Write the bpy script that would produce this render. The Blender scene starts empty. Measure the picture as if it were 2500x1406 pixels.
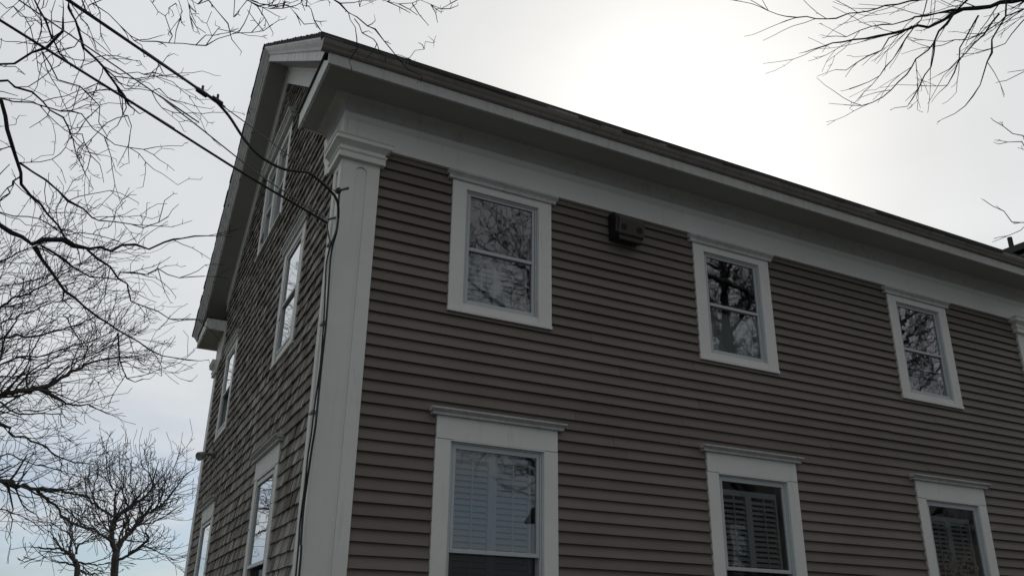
import bpy, bmesh, math, random
import numpy as np
from mathutils import Vector, Matrix

scene = bpy.context.scene
COL = scene.collection
RAD = math.radians

# ------------------------------------------------------------------ camera
CAM = np.array([-1.26654, -6.07519, 1.6])
ROT = np.array([[0.8934193695821736, -0.4490095410884685, 0.01386585976109647],
                [0.1755640667943505, 0.32058537936446213, -0.9308073232352508],
                [0.41349617713592024, 0.8340356386565665, 0.36524712859201625]])   # world -> camera (x right, y down, z forward)
FPX, PPX, PPY = 2036.259, 1250.0, 771.5          # in pixels of a 2500 x 1406 photograph
cd = bpy.data.cameras.new('camera')
cam = bpy.data.objects.new('camera', cd)
COL.objects.link(cam)
m = Matrix.Identity(4)
for i in range(3):
    m[i][0], m[i][1], m[i][2], m[i][3] = ROT[0][i], -ROT[1][i], -ROT[2][i], CAM[i]
cam.matrix_world = m
cd.sensor_width = 36.0
cd.lens = FPX / 2500 * 36
cd.shift_y = (PPY - 703) / 2500
cd.clip_start = 0.05
cd.clip_end = 2000
scene.camera = cam

# ------------------------------------------------------------------ sky, sun, exposure
SUN = Vector((0.531, 0.653, 0.539)).normalized()
world = bpy.data.worlds.new('World')
scene.world = world
world.use_nodes = True
nt = world.node_tree
nt.nodes.clear()


def wn(kind, **kw):
    n = nt.nodes.new(kind)
    for k, v in kw.items():
        setattr(n, k, v)
    return n


def wmath(op, a, b=None, clamp=False):
    n = wn('ShaderNodeMath', operation=op)
    n.use_clamp = clamp
    for i, x in enumerate((a, b)):
        if x is None:
            continue
        if hasattr(x, 'links'):
            nt.links.new(x, n.inputs[i])
        else:
            n.inputs[i].default_value = x
    return n.outputs[0]


tc = wn('ShaderNodeTexCoord')
nrm = wn('ShaderNodeVectorMath', operation='NORMALIZE')
nt.links.new(tc.outputs['Generated'], nrm.inputs[0])
sep = wn('ShaderNodeSeparateXYZ')
nt.links.new(nrm.outputs[0], sep.inputs[0])
dot = wn('ShaderNodeVectorMath', operation='DOT_PRODUCT')
nt.links.new(nrm.outputs[0], dot.inputs[0])
dot.inputs[1].default_value = SUN
theta = wmath('ARCCOSINE', wmath('MINIMUM', dot.outputs['Value'], 0.9999))
# overcast layer: bright round the veiled sun, falling off with the angle from it
broad = wmath('DIVIDE', 0.625, wmath('ADD', wmath('POWER', wmath('DIVIDE', theta, RAD(84)), 3.2), 1.0))
core = wmath('MULTIPLY', wmath('EXPONENT', wmath('MULTIPLY', wmath('POWER', wmath('DIVIDE', theta, RAD(10.5)), 2.0), -1.0)), 0.52)
lum = wmath('ADD', wmath('ADD', broad, core), 0.15)
# slow cloud texture, stretched towards the horizon as a flat cloud deck is
zz = wmath('ADD', wmath('ABSOLUTE', sep.outputs['Z']), 0.16)
cv = wn('ShaderNodeCombineXYZ')
nt.links.new(wmath('DIVIDE', sep.outputs['X'], zz), cv.inputs[0])
nt.links.new(wmath('DIVIDE', sep.outputs['Y'], zz), cv.inputs[1])
noi = wn('ShaderNodeTexNoise')
noi.inputs['Scale'].default_value = 1.7
noi.inputs['Detail'].default_value = 7
noi.inputs['Roughness'].default_value = 0.5
nt.links.new(cv.outputs[0], noi.inputs['Vector'])
nmod = wmath('ADD', wmath('MULTIPLY', wmath('SUBTRACT', noi.outputs['Fac'], 0.5), 0.34), 1.0)
lum2 = wmath('MULTIPLY', lum, nmod)
warm = wn('ShaderNodeMapRange')
warm.inputs['From Min'].default_value = RAD(9)
warm.inputs['From Max'].default_value = RAD(26)
nt.links.new(theta, warm.inputs['Value'])
tint = wn('ShaderNodeMix', data_type='RGBA')
tint.inputs['A'].default_value = (1.0, 0.98, 0.945, 1)
tint.inputs['B'].default_value = (0.955, 0.993, 1.025, 1)
nt.links.new(warm.outputs[0], tint.inputs['Factor'])
cloud = wn('ShaderNodeVectorMath', operation='SCALE')
nt.links.new(tint.outputs['Result'], cloud.inputs[0])
nt.links.new(wmath('MULTIPLY', lum2, 10.0), cloud.inputs['Scale'])
# breaks of pale blue low over the horizon
sky = wn('ShaderNodeTexSky', sky_type='NISHITA')
sky.sun_disc = False
sky.sun_elevation = RAD(32.6)
sky.sun_rotation = RAD(39.1)
noi2 = wn('ShaderNodeTexNoise')
noi2.inputs['Scale'].default_value = 2.1
noi2.inputs['Detail'].default_value = 6
noi2.inputs['Roughness'].default_value = 0.55
cv2 = wn('ShaderNodeVectorMath', operation='MULTIPLY')
cv2.inputs[1].default_value = (3.0, 3.0, 7.0)
nt.links.new(nrm.outputs[0], cv2.inputs[0])
nt.links.new(cv2.outputs[0], noi2.inputs['Vector'])
low = wn('ShaderNodeMapRange')
low.inputs['From Min'].default_value = 0.26
low.inputs['From Max'].default_value = 0.10
nt.links.new(sep.outputs['Z'], low.inputs['Value'])
gap = wn('ShaderNodeMapRange')
gap.inputs['From Min'].default_value = 0.34
gap.inputs['From Max'].default_value = 0.58
nt.links.new(noi2.outputs['Fac'], gap.inputs['Value'])
gmask = wmath('MULTIPLY', wmath('MULTIPLY', gap.outputs[0], low.outputs[0]), 0.62)
skm = wn('ShaderNodeMix', data_type='RGBA')
nt.links.new(gmask, skm.inputs['Factor'])
nt.links.new(cloud.outputs[0], skm.inputs['A'])
blue = wn('ShaderNodeVectorMath', operation='MULTIPLY')
nt.links.new(sky.outputs[0], blue.inputs[0])
blue.inputs[1].default_value = (0.50, 0.66, 0.86)
nt.links.new(blue.outputs[0], skm.inputs['B'])
bg = wn('ShaderNodeBackground')
bg.inputs['Strength'].default_value = 0.1
nt.links.new(skm.outputs['Result'], bg.inputs['Color'])
wo = wn('ShaderNodeOutputWorld')
nt.links.new(bg.outputs[0], wo.inputs['Surface'])

sl = bpy.data.lights.new('sun', 'SUN')
sl.energy = 0.5
sl.angle = RAD(18)
sl.color = (1.0, 0.96, 0.90)
so = bpy.data.objects.new('sun', sl)
so.rotation_euler = SUN.to_track_quat('Z', 'Y').to_euler()
so.location = (20, 25, 30)
COL.objects.link(so)

vs = scene.view_settings
vs.view_transform = 'Standard'
vs.look = 'None'
vs.exposure = 0.0
vs.gamma = 1.0
vs.use_curve_mapping = False


# ------------------------------------------------------------------ materials
def new_mat(name):
    mt = bpy.data.materials.new(name)
    mt.use_nodes = True
    t = mt.node_tree
    return mt, t, t.nodes['Principled BSDF']


def N(t, kind, **kw):
    n = t.nodes.new(kind)
    for k, v in kw.items():
        setattr(n, k, v)
    return n


def ramp(t, fac, stops):
    r = N(t, 'ShaderNodeValToRGB')
    e = r.color_ramp.elements
    e[0].position, e[0].color = stops[0][0], (*stops[0][1], 1)
    e[1].position, e[1].color = stops[-1][0], (*stops[-1][1], 1)
    for p, c in stops[1:-1]:
        x = e.new(p)
        x.color = (*c, 1)
    t.links.new(fac, r.inputs[0])
    return r.outputs[0]


def noise(t, vec, scale, detail=4, rough=0.55, mapscale=None):
    if mapscale:
        mp = N(t, 'ShaderNodeMapping')
        mp.inputs['Scale'].default_value = mapscale
        t.links.new(vec, mp.inputs[0])
        vec = mp.outputs[0]
    n = N(t, 'ShaderNodeTexNoise')
    n.inputs['Scale'].default_value = scale
    n.inputs['Detail'].default_value = detail
    n.inputs['Roughness'].default_value = rough
    t.links.new(vec, n.inputs['Vector'])
    return n.outputs['Fac']


def mixc(t, fac, a, b, mode='MIX'):
    n = N(t, 'ShaderNodeMix', data_type='RGBA', blend_type=mode)
    for s, x in (('Factor', fac), ('A', a), ('B', b)):
        if hasattr(x, 'links'):
            t.links.new(x, n.inputs[s])
        elif isinstance(x, (int, float)):
            n.inputs[s].default_value = x
        else:
            n.inputs[s].default_value = (*x, 1)
    return n.outputs['Result']


def wpos(t):
    return N(t, 'ShaderNodeNewGeometry').outputs['Position']


def bump(t, b, h, dist, strength=0.5):
    n = N(t, 'ShaderNodeBump')
    n.inputs['Distance'].default_value = dist
    n.inputs['Strength'].default_value = strength
    t.links.new(h, n.inputs['Height'])
    t.links.new(n.outputs[0], b.inputs['Normal'])


def painted(name, col, rough=0.55, dirt=(0.35, 0.34, 0.31), amt=(0.60, 0.80), chips=None, mottled=0.07, streak=True):
    mt, t, b = new_mat(name)
    p = wpos(t)
    f1 = noise(t, p, 2.2, 5)
    c = mixc(t, f1, tuple(x * (1 - mottled) for x in col), tuple(x * (1 + mottled) for x in col))
    f2 = noise(t, p, 3.0, 6, 0.65, (5, 5, 0.8) if streak else (2, 2, 2))
    c = mixc(t, ramp(t, f2, [(amt[0], (0, 0, 0)), (amt[1], (0.55, 0.55, 0.55))]), c, dirt)
    if chips:
        f3 = noise(t, p, chips[0], 5, 0.7)
        c = mixc(t, ramp(t, f3, [(chips[1], (0, 0, 0)), (chips[1] + 0.03, (1, 1, 1))]), c, (0.10, 0.09, 0.075))
    t.links.new(c, b.inputs['Base Color'])
    b.inputs['Roughness'].default_value = rough
    b.inputs['Specular IOR Level'].default_value = 0.35
    bump(t, b, noise(t, p, 60, 3, 0.6, (1, 1, 0.25)), 0.002, 0.35)
    return mt


M = {}
M['trim'] = painted('white_trim_paint', (0.83, 0.82, 0.772), chips=(14, 0.72), amt=(0.60, 0.84), dirt=(0.46, 0.45, 0.42), mottled=0.09)
M['trim_old'] = painted('peeling_white_paint', (0.80, 0.80, 0.775), amt=(0.48, 0.72), chips=(9, 0.63), mottled=0.14)
M['cap'] = painted('weathered_cap_paint', (0.60, 0.60, 0.58), amt=(0.45, 0.75), chips=(22, 0.66), mottled=0.16)
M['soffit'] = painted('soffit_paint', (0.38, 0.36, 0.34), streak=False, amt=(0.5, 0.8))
M['gutter'] = painted('brown_gutter_paint', (0.27, 0.24, 0.22), rough=0.45, dirt=(0.13, 0.11, 0.10), amt=(0.5, 0.75), mottled=0.12)
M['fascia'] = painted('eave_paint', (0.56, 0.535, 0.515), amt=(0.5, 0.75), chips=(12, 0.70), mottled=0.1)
M['sash'] = painted('sash_paint', (0.56, 0.585, 0.59), rough=0.4)
M['interior'] = painted('shutter_paint', (0.64, 0.65, 0.64), rough=0.5, streak=False)
M['room'] = painted('room_plaster', (0.32, 0.31, 0.29), streak=False)


def clap_mat():
    mt, t, b = new_mat('taupe_clapboard_paint')
    p = wpos(t)
    oi = N(t, 'ShaderNodeObjectInfo').outputs['Random']
    f1 = noise(t, p, 1.3, 5)
    c = ramp(t, f1, [(0.25, (0.187, 0.154, 0.132)), (0.55, (0.210, 0.174, 0.1495)), (0.8, (0.234, 0.196, 0.170))])
    c = mixc(t, ramp(t, oi, [(0, (0.92,) * 3), (1, (1.07,) * 3)]), (0, 0, 0), c)
    hv = N(t, 'ShaderNodeMix', data_type='RGBA', blend_type='MULTIPLY')
    hv.inputs['Factor'].default_value = 1
    t.links.new(c, hv.inputs['A'])
    t.links.new(ramp(t, oi, [(0, (0.90,) * 3), (1, (1.0, 1.0, 1.0))]), hv.inputs['B'])
    c = hv.outputs['Result']
    f2 = noise(t, p, 4, 6, 0.7, (0.5, 1, 2.2))
    c = mixc(t, ramp(t, f2, [(0.64, (0, 0, 0)), (0.80, (0.5,) * 3)]), c, (0.21, 0.20, 0.185))
    f3 = noise(t, p, 6, 5, 0.7, (1.5, 1, 1))
    c = mixc(t, ramp(t, f3, [(0.66, (0, 0, 0)), (0.80, (0.6,) * 3)]), c, (0.07, 0.06, 0.052))
    t.links.new(c, b.inputs['Base Color'])
    b.inputs['Roughness'].default_value = 0.6
    b.inputs['Specular IOR Level'].default_value = 0.3
    bump(t, b, noise(t, p, 30, 4, 0.6, (0.15, 1, 3)), 0.003, 0.4)
    return mt


M['clap'] = clap_mat()


def shingle_mat():
    mt, t, b = new_mat('weathered_cedar')
    p = wpos(t)
    g = N(t, 'ShaderNodeNewGeometry').outputs['Random Per Island']
    oi = N(t, 'ShaderNodeObjectInfo').outputs['Random']
    ad = N(t, 'ShaderNodeMath', operation='ADD')
    t.links.new(g, ad.inputs[0])
    t.links.new(oi, ad.inputs[1])
    fr = N(t, 'ShaderNodeMath', operation='FRACT')
    t.links.new(ad.outputs[0], fr.inputs[0])
    base = ramp(t, fr.outputs[0], [(0, (0.15, 0.130, 0.112)), (0.3, (0.27, 0.245, 0.218)), (0.6, (0.36, 0.335, 0.308)),
                                   (0.85, (0.46, 0.435, 0.405)), (1, (0.58, 0.555, 0.52))])
    gr = noise(t, p, 13, 6, 0.7, (3, 3, 0.25))
    c = mixc(t, ramp(t, gr, [(0.33, (0.1,) * 3), (0.52, (1, 1, 1))]), (0.105, 0.090, 0.077), base)
    big = noise(t, p, 0.9, 4)
    c = mixc(t, ramp(t, big, [(0.4, (0, 0, 0)), (0.75, (0.45,) * 3)]), c, (0.17, 0.135, 0.108))
    t.links.new(c, b.inputs['Base Color'])
    b.inputs['Roughness'].default_value = 0.85
    b.inputs['Specular IOR Level'].default_value = 0.2
    bump(t, b, gr, 0.006, 0.7)
    return mt


M['shingle'] = shingle_mat()


def simple(name, col, rough=0.6, metal=0.0, var=0.2, scale=8):
    mt, t, b = new_mat(name)
    f = noise(t, wpos(t), scale, 4)
    c = mixc(t, f, tuple(x * (1 - var) for x in col), tuple(x * (1 + var) for x in col))
    t.links.new(c, b.inputs['Base Color'])
    b.inputs['Roughness'].default_value = rough
    b.inputs['Metallic'].default_value = metal
    return mt


M['roof'] = simple('dark_asphalt_shingle', (0.045, 0.043, 0.042), 0.9, scale=20, var=0.35)
M['black'] = simple('black_cable_rubber', (0.018, 0.018, 0.020), 0.5)
M['wire'] = simple('bare_aluminium_wire', (0.22, 0.22, 0.23), 0.5, 0.3)
M['iron'] = simple('galvanised_iron', (0.20, 0.20, 0.21), 0.5, 0.5)
M['porcelain'] = simple('grey_porcelain', (0.42, 0.42, 0.42), 0.3)
M['fixture'] = simple('dark_brown_housing', (0.072, 0.052, 0.041), 0.5)
M['fixture_side'] = simple('black_housing', (0.012, 0.012, 0.014), 0.45)
M['lens'] = simple('dark_lens', (0.004, 0.0035, 0.0035), 0.7)
M['lamp'] = simple('grey_lamp_shell', (0.30, 0.30, 0.31), 0.4)
M['bark'] = simple('dark_bark', (0.040, 0.036, 0.034), 0.9, scale=14, var=0.4)
M['bark2'] = simple('grey_bark', (0.078, 0.072, 0.067), 0.9, scale=10, var=0.4)
M['asphalt'] = simple('asphalt', (0.05, 0.05, 0.052), 0.9, scale=30)
M['concrete'] = simple('concrete', (0.15, 0.147, 0.14), 0.85, scale=6)
M['lawn'] = simple('winter_lawn', (0.042, 0.042, 0.024), 0.95, scale=3, var=0.4)
M['foundation'] = simple('foundation_stone', (0.18, 0.17, 0.16), 0.9, scale=5)
M['pole'] = simple('pole_wood', (0.10, 0.08, 0.06), 0.9, scale=6)
M['gold'] = simple('gold_bead', (0.92, 0.70, 0.46), 0.2, 0.1, var=0.08)
M['red'] = simple('red_ribbon', (0.30, 0.05, 0.035), 0.5)
M['curtain'] = simple('net_curtain', (0.55, 0.56, 0.54), 0.9, scale=3, var=0.1)
M['dark_siding'] = simple('dark_shingle_siding', (0.075, 0.065, 0.058), 0.9, scale=2)
M['siding'] = simple('grey_house_siding', (0.25, 0.25, 0.25), 0.8, scale=2)


def glass_mat():
    mt, t, b = new_mat('window_glass')
    t.nodes.remove(b)
    out = t.nodes['Material Output']
    fr = N(t, 'ShaderNodeFresnel')
    fr.inputs['IOR'].default_value = 1.52
    # window pane and storm pane: four faces reflect, R = 4r / (1 + 3r)
    a = N(t, 'ShaderNodeMath', operation='MULTIPLY')
    a.inputs[1].default_value = 4
    t.links.new(fr.outputs[0], a.inputs[0])
    s = N(t, 'ShaderNodeMath', operation='MULTIPLY_ADD')
    s.inputs[1].default_value = 3
    s.inputs[2].default_value = 1
    t.links.new(fr.outputs[0], s.inputs[0])
    dv = N(t, 'ShaderNodeMath', operation='DIVIDE')
    t.links.new(a.outputs[0], dv.inputs[0])
    t.links.new(s.outputs[0], dv.inputs[1])
    tr = N(t, 'ShaderNodeBsdfTransparent')
    tr.inputs['Color'].default_value = (0.80, 0.83, 0.82, 1)
    gl = N(t, 'ShaderNodeBsdfGlossy')
    gl.inputs['Roughness'].default_value = 0.018
    gl.inputs['Color'].default_value = (0.96, 0.98, 1.0, 1)
    nb = N(t, 'ShaderNodeBump')
    nb.inputs['Distance'].default_value = 0.004
    nb.inputs['Strength'].default_value = 0.12
    t.links.new(noise(t, wpos(t), 5.0, 2), nb.inputs['Height'])
    t.links.new(nb.outputs[0], gl.inputs['Normal'])
    mx = N(t, 'ShaderNodeMixShader')
    t.links.new(dv.outputs[0], mx.inputs[0])
    t.links.new(tr.outputs[0], mx.inputs[1])
    t.links.new(gl.outputs[0], mx.inputs[2])
    t.links.new(mx.outputs[0], out.inputs['Surface'])
    return mt


M['glass'] = glass_mat()


def screen_mat():
    mt, t, b = new_mat('insect_screen')
    t.nodes.remove(b)
    out = t.nodes['Material Output']
    d = N(t, 'ShaderNodeBsdfDiffuse')
    d.inputs['Color'].default_value = (0.02, 0.02, 0.02, 1)
    tr = N(t, 'ShaderNodeBsdfTransparent')
    mx = N(t, 'ShaderNodeMixShader')
    mx.inputs[0].default_value = 0.6
    t.links.new(tr.outputs[0], mx.inputs[1])
    t.links.new(d.outputs[0], mx.inputs[2])
    t.links.new(mx.outputs[0], out.inputs['Surface'])
    return mt


M['screen'] = screen_mat()

# ------------------------------------------------------------------ mesh helpers
ORG = {}


class MB:
    def __init__(self, xf=None):
        self.v, self.f, self.xf = [], [], xf

    def add(self, vs_, fs):
        b = len(self.v)
        for p in vs_:
            self.v.append(self.xf(*p) if self.xf else tuple(p))
        for f in fs:
            self.f.append(tuple(b + i for i in f))

    def box(self, x0, x1, y0, y1, z0, z1):
        self.add([(x0, y0, z0), (x1, y0, z0), (x1, y1, z0), (x0, y1, z0), (x0, y0, z1), (x1, y0, z1), (x1, y1, z1), (x0, y1, z1)],
                 [(0, 3, 2, 1), (4, 5, 6, 7), (0, 1, 5, 4), (1, 2, 6, 5), (2, 3, 7, 6), (3, 0, 4, 7)])
        return self

    def prism(self, a, b):
        """two matching polygons (lists of 3D points) joined by side faces"""
        n = len(a)
        self.add(list(a) + list(b), [tuple(range(n))[::-1], tuple(range(n, 2 * n))] +
                 [(i, (i + 1) % n, n + (i + 1) % n, n + i) for i in range(n)])
        return self

    def quad(self, a, b, c, d):
        self.add([a, b, c, d], [(0, 1, 2, 3)])
        return self

    def tube(self, pts, rad, k=6):
        P = np.asarray(pts, float)
        n = len(P)
        R = np.broadcast_to(np.asarray(rad, float), (n,))
        T = np.gradient(P, axis=0)
        T /= np.linalg.norm(T, axis=1)[:, None] + 1e-12
        mean = T.mean(0)
        ref = np.eye(3)[int(np.argmin(np.abs(mean)))]
        A = np.cross(T, ref)
        A /= np.linalg.norm(A, axis=1)[:, None] + 1e-12
        B = np.cross(T, A)
        ang = np.arange(k) * 2 * math.pi / k
        V = P[:, None] + R[:, None, None] * (np.cos(ang)[None, :, None] * A[:, None] + np.sin(ang)[None, :, None] * B[:, None])
        V = V.reshape(-1, 3)
        fs = [(i * k + j, i * k + (j + 1) % k, (i + 1) * k + (j + 1) % k, (i + 1) * k + j) for i in range(n - 1) for j in range(k)]
        fs += [tuple(range(k))[::-1], tuple((n - 1) * k + j for j in range(k))]
        self.add([tuple(p) for p in V], fs)
        return self

    def lathe(self, c, axis, prof, k=14):
        ax = Vector(axis).normalized()
        a = ax.orthogonal().normalized()
        b = ax.cross(a)
        c = Vector(c)
        vs_ = []
        for (r, h) in prof:
            for j in range(k):
                t = 2 * math.pi * j / k
                vs_.append(tuple(c + ax * h + (a * math.cos(t) + b * math.sin(t)) * r))
        n = len(prof)
        fs = [(i * k + j, i * k + (j + 1) % k, (i + 1) * k + (j + 1) % k, (i + 1) * k + j) for i in range(n - 1) for j in range(k)]
        fs += [tuple(range(k))[::-1], tuple((n - 1) * k + j for j in range(k))]
        self.add(vs_, fs)
        return self

    def build(self, name, mat, parent=None, smooth=False, fix=True, loc=None, kind=None, label=None, bevel=0):
        org = Vector(loc) if loc is not None else (ORG[parent.name] if parent else Vector((0, 0, 0)))
        me = bpy.data.meshes.new(name)
        me.from_pydata([(x - org.x, y - org.y, z - org.z) for x, y, z in self.v], [], self.f)
        if fix:
            bm = bmesh.new()
            bm.from_mesh(me)
            bmesh.ops.recalc_face_normals(bm, faces=bm.faces)
            bm.to_mesh(me)
            bm.free()
        if smooth:
            me.polygons.foreach_set('use_smooth', [True] * len(me.polygons))
        me.materials.append(mat)
        o = bpy.data.objects.new(name, me)
        COL.objects.link(o)
        ORG[o.name] = org
        if parent:
            o.parent = parent
            o.location = org - ORG[parent.name]
        else:
            o.location = org
        if kind:
            o['kind'] = kind
        if label:
            o['label'] = label
        if bevel:
            bv = o.modifiers.new('bevel', 'BEVEL')
            bv.width = bevel
            bv.segments = 2
            bv.limit_method = 'ANGLE'
        return o


def inst(me, name, parent, loc, rot=(0, 0, 0), scale=(1, 1, 1)):
    o = bpy.data.objects.new(name, me)
    COL.objects.link(o)
    o.parent = parent
    ORG[o.name] = Vector(loc)
    o.location = Vector(loc) - ORG[parent.name]
    o.rotation_euler = rot
    o.scale = scale
    return o


def empty(name, loc):
    o = bpy.data.objects.new(name, None)
    o.empty_display_size = 0.2
    COL.objects.link(o)
    o.location = loc
    ORG[o.name] = Vector(loc)
    return o


def tag(o, label=None, cat=None, group=None, kind=None):
    for k, x in (('label', label), ('category', cat), ('group', group), ('kind', kind)):
        if x:
            o[k] = x
    return o


def ray(px, py):
    d = ROT.T @ np.array([(px - PPX) / FPX, (py - PPY) / FPX, 1.0])
    return d / np.linalg.norm(d)


def at(px, py, t):
    """the place seen in direction (px, py) at t metres from the standpoint"""
    return CAM + ray(px, py) * t


rng = random.Random(7)

# ------------------------------------------------------------------ ground
g = MB().box(-400, 400, -400, 400, -0.30, -0.02).build('ground', M['lawn'], kind='structure')
MB().box(-300, 300, -11.5, -4.6, -0.12, -0.012).build('road', M['asphalt'], kind='structure')
MB().box(-300, 300, -4.55, -2.75, -0.1, 0.10).build('pavement', M['concrete'], kind='structure')
MB().box(-300, 300, -14.0, -11.55, -0.1, 0.10).build('pavement', M['concrete'], kind='structure')

# ------------------------------------------------------------------ the house
X0, X1 = 0.135, 9.235          # corner faces of the corner pilasters
Y1 = 7.08                      # far gable corner
YR, ZR = 3.54, 8.97            # ridge
SL = 0.70                      # roof slope
house = empty('clapboard_house', (X0, 0, 0))
tag(house, 'large two storey house with taupe clapboard front, grey cedar shingled gable and white trim', 'house')


def roofz(y):
    return ZR - SL * abs(y - YR)


# windows: (u centre, half width, z bottom, z top of casing, style)
FRONT = [(1.632, 'upper', 'a'), (4.290, 'upper', 'b'), (7.099, 'upper', 'c'), (1.634, 'lower', 'd'), (4.320, 'lower', 'e'), (7.117, 'lower', 'f')]
GABLE = [(1.67, 'upper', 'g'), (5.41, 'upper', 'h'), (1.73, 'lower', 'i'), (5.45, 'lower', 'j')]


def xf_front(u, n, z):
    return (u, -n, z)


def xf_gable(u, n, z):
    return (0.14 - n, u, z)


OPEN_F, OPEN_G = [], []        # wall openings (u0,u1,z0,z1)
UP = dict(hw=0.50, iw=0.366, zb=4.195, zt=5.485, ib=4.285, it=5.383)
LO = dict(hw=0.552, iw=0.422, zb=1.36, zt=3.287, ib=1.46, it=3.092)
for u, st, k in FRONT:
    d = UP if st == 'upper' else LO
    OPEN_F.append((u - d['iw'], u + d['iw'], d['ib'], d['it']))
for u, st, k in GABLE:
    d = UP if st == 'upper' else LO
    dz = -0.085
    s = 0.94 if st == 'upper' else 0.97
    OPEN_G.append((u - d['iw'] * s, u + d['iw'] * s, d['ib'] + dz, d['it'] + dz))
TW = (3.50, 0.74, 6.15, 7.46)  # twin gable window: centre, half width, z range
OPEN_G.append((TW[0] - 0.62, TW[0] + 0.62, 6.24, 7.36))


def clip_poly(poly, fn):
    out = []
    n = len(poly)
    for i in range(n):
        a, b = poly[i], poly[(i + 1) % n]
        fa, fb = fn(a), fn(b)
        if fa >= 0:
            out.append(a)
        if fa * fb < 0:
            s = fa / (fa - fb)
            out.append((a[0] + (b[0] - a[0]) * s, a[1] + (b[1] - a[1]) * s))
    return out


def holed_wall(mb, u0, u1, z0, z1, n0, n1, opens, clips=()):
    opens = [o for o in opens if o[2] < z1 and o[3] > z0]
    opens = [(o[0], o[1], max(o[2], z0), min(o[3], z1)) for o in opens]
    us = sorted({u0, u1, *[o[0] for o in opens], *[o[1] for o in opens]})
    zs = sorted({z0, z1, *[o[2] for o in opens], *[o[3] for o in opens]})
    for i in range(len(us) - 1):
        for j in range(len(zs) - 1):
            uc, zc = (us[i] + us[i + 1]) / 2, (zs[j] + zs[j + 1]) / 2
            if any(o[0] < uc < o[1] and o[2] < zc < o[3] for o in opens):
                continue
            poly = [(us[i], zs[j]), (us[i + 1], zs[j]), (us[i + 1], zs[j + 1]), (us[i], zs[j + 1])]
            for c in clips:
                poly = clip_poly(poly, c)
                if len(poly) < 3:
                    break
            if len(poly) >= 3:
                mb.prism([(p[0], n0, p[1]) for p in poly], [(p[0], n1, p[1]) for p in poly])


mb = MB(xf_front)
holed_wall(mb, X0 + 0.05, X1 - 0.05, 0, 5.93, -0.15, -0.03, OPEN_F)
mb.build('front_wall', M['room'], house)
mb = MB(xf_gable)
rl = [lambda p: roofz(p[0]) - 0.24 - p[1]]
holed_wall(mb, 0.155, Y1 - 0.05, 0, 5.0, -0.15, -0.03, OPEN_G)
holed_wall(mb, 0.155, Y1 - 0.05, 5.0, 8.9, -0.15, -0.03, OPEN_G, [lambda p: ZR - SL * (p[0] - YR) - 0.24 - p[1], lambda p: ZR + SL * (p[0] - YR) - 0.24 - p[1]])
mb.build('gable_wall', M['room'], house)
# back and right walls, floors and ceilings that keep the rooms dark
MB().box(0.3, X1 - 0.06, Y1 - 0.2, Y1 - 0.05, 0, 5.93).build('back_wall', M['shingle'], house)
mb = MB()
prof = [(0.16, 0), (Y1 - 0.21, 0), (Y1 - 0.21, 6.2), (YR, ZR - 0.3), (0.16, 6.2)]
mb.prism([(X1 - 0.2, y, z) for y, z in prof], [(X1 - 0.05, y, z) for y, z in prof])
mb.build('end_wall', M['clap'], house)
mb = MB()
for z in (0.3, 3.62, 5.86):
    mb.box(0.30, X1 - 0.21, 0.155, Y1 - 0.21, z, z + 0.12)
mb.build('floor', M['room'], house)
mb = MB()
for x in (3.0, 5.7):
    mb.box(x, x + 0.1, 0.156, Y1 - 0.22, 0.42, 3.618)
    mb.box(x, x + 0.1, 0.156, Y1 - 0.22, 3.742, 5.858)
mb.box(0.31, 3.0, 3.4, 3.5, 0.42, 3.618).box(0.31, 3.0, 3.4, 3.5, 3.742, 5.858)
mb.build('partition', M['room'], house)
MB().box(X0 + 0.02, X1 - 0.02, 0.0, Y1 - 0.02, -0.3, 0.28).build('foundation', M['foundation'], house)

# --- clapboards
EXP = 0.0945
ncl = 0
z = 5.488
courses = []
while z > 0.25:
    courses.append(z)
    z -= EXP
for ci, z0 in enumerate(courses):
    lo, hi = z0, min(z0 + EXP + 0.012, 5.60)
    cuts = []
    for (u, st, k) in FRONT:
        d = UP if st == 'upper' else LO
        if hi > d['ib'] and lo < d['it']:
            cuts.append((u - d['hw'] + 0.012, u + d['hw'] - 0.012))
    cuts.sort()
    segs = []
    x = X0 + 0.30
    for a, b in cuts:
        segs.append((x, a))
        x = b
    segs.append((x, X1 - 0.30))
    for a, b in segs:
        L = b - a
        parts = [(a, b)]
        if L > 5:
            j1 = a + L * rng.uniform(0.22, 0.42)
            j2 = a + L * rng.uniform(0.58, 0.80)
            parts = [(a, j1), (j1, j2), (j2, b)] if z0 > 1.9 else [(a, j1), (j1, b)]
        for p, q in parts:
            dy = rng.uniform(-0.0012, 0.0012)
            dz = rng.uniform(-0.002, 0.002)
            dz2 = dz + rng.uniform(-0.003, 0.003)
            dy2 = dy + rng.uniform(-0.002, 0.002)
            pr = [(-0.0135 + dy, lo + dz), (-0.013 + dy, lo + 0.004 + dz), (0.0145, hi), (0.026, hi), (0.026, lo + dz)]
            mb = MB()
            pr2 = [(-0.0135 + dy2, lo + dz2), (-0.013 + dy2, lo + 0.004 + dz2), (0.0145, hi), (0.026, hi), (0.026, lo + dz2)]
            mb.prism([(p + 0.0012, y, zz_) for y, zz_ in pr], [(q - 0.0012, y, zz_) for y, zz_ in pr2])
            mb.build('clapboard', M['clap'], house)
            ncl += 1

# --- cedar shingles on the gable
SEXP = 0.113
widths = [0.065, 0.08, 0.092, 0.105, 0.118, 0.132, 0.150, 0.175]


def shingle_pts(w, h):
    """tapered shingle, local: butt at z = 0, outward = -x"""
    a = [(-0.026, 0.0, 0.0), (-0.026, w, 0.0), (0.0, w, 0.0), (0.0, 0.0, 0.0)]
    b = [(-0.002, 0.0, h), (-0.002, w, h), (0.002, w, h), (0.002, 0.0, h)]
    return a, b


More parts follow.
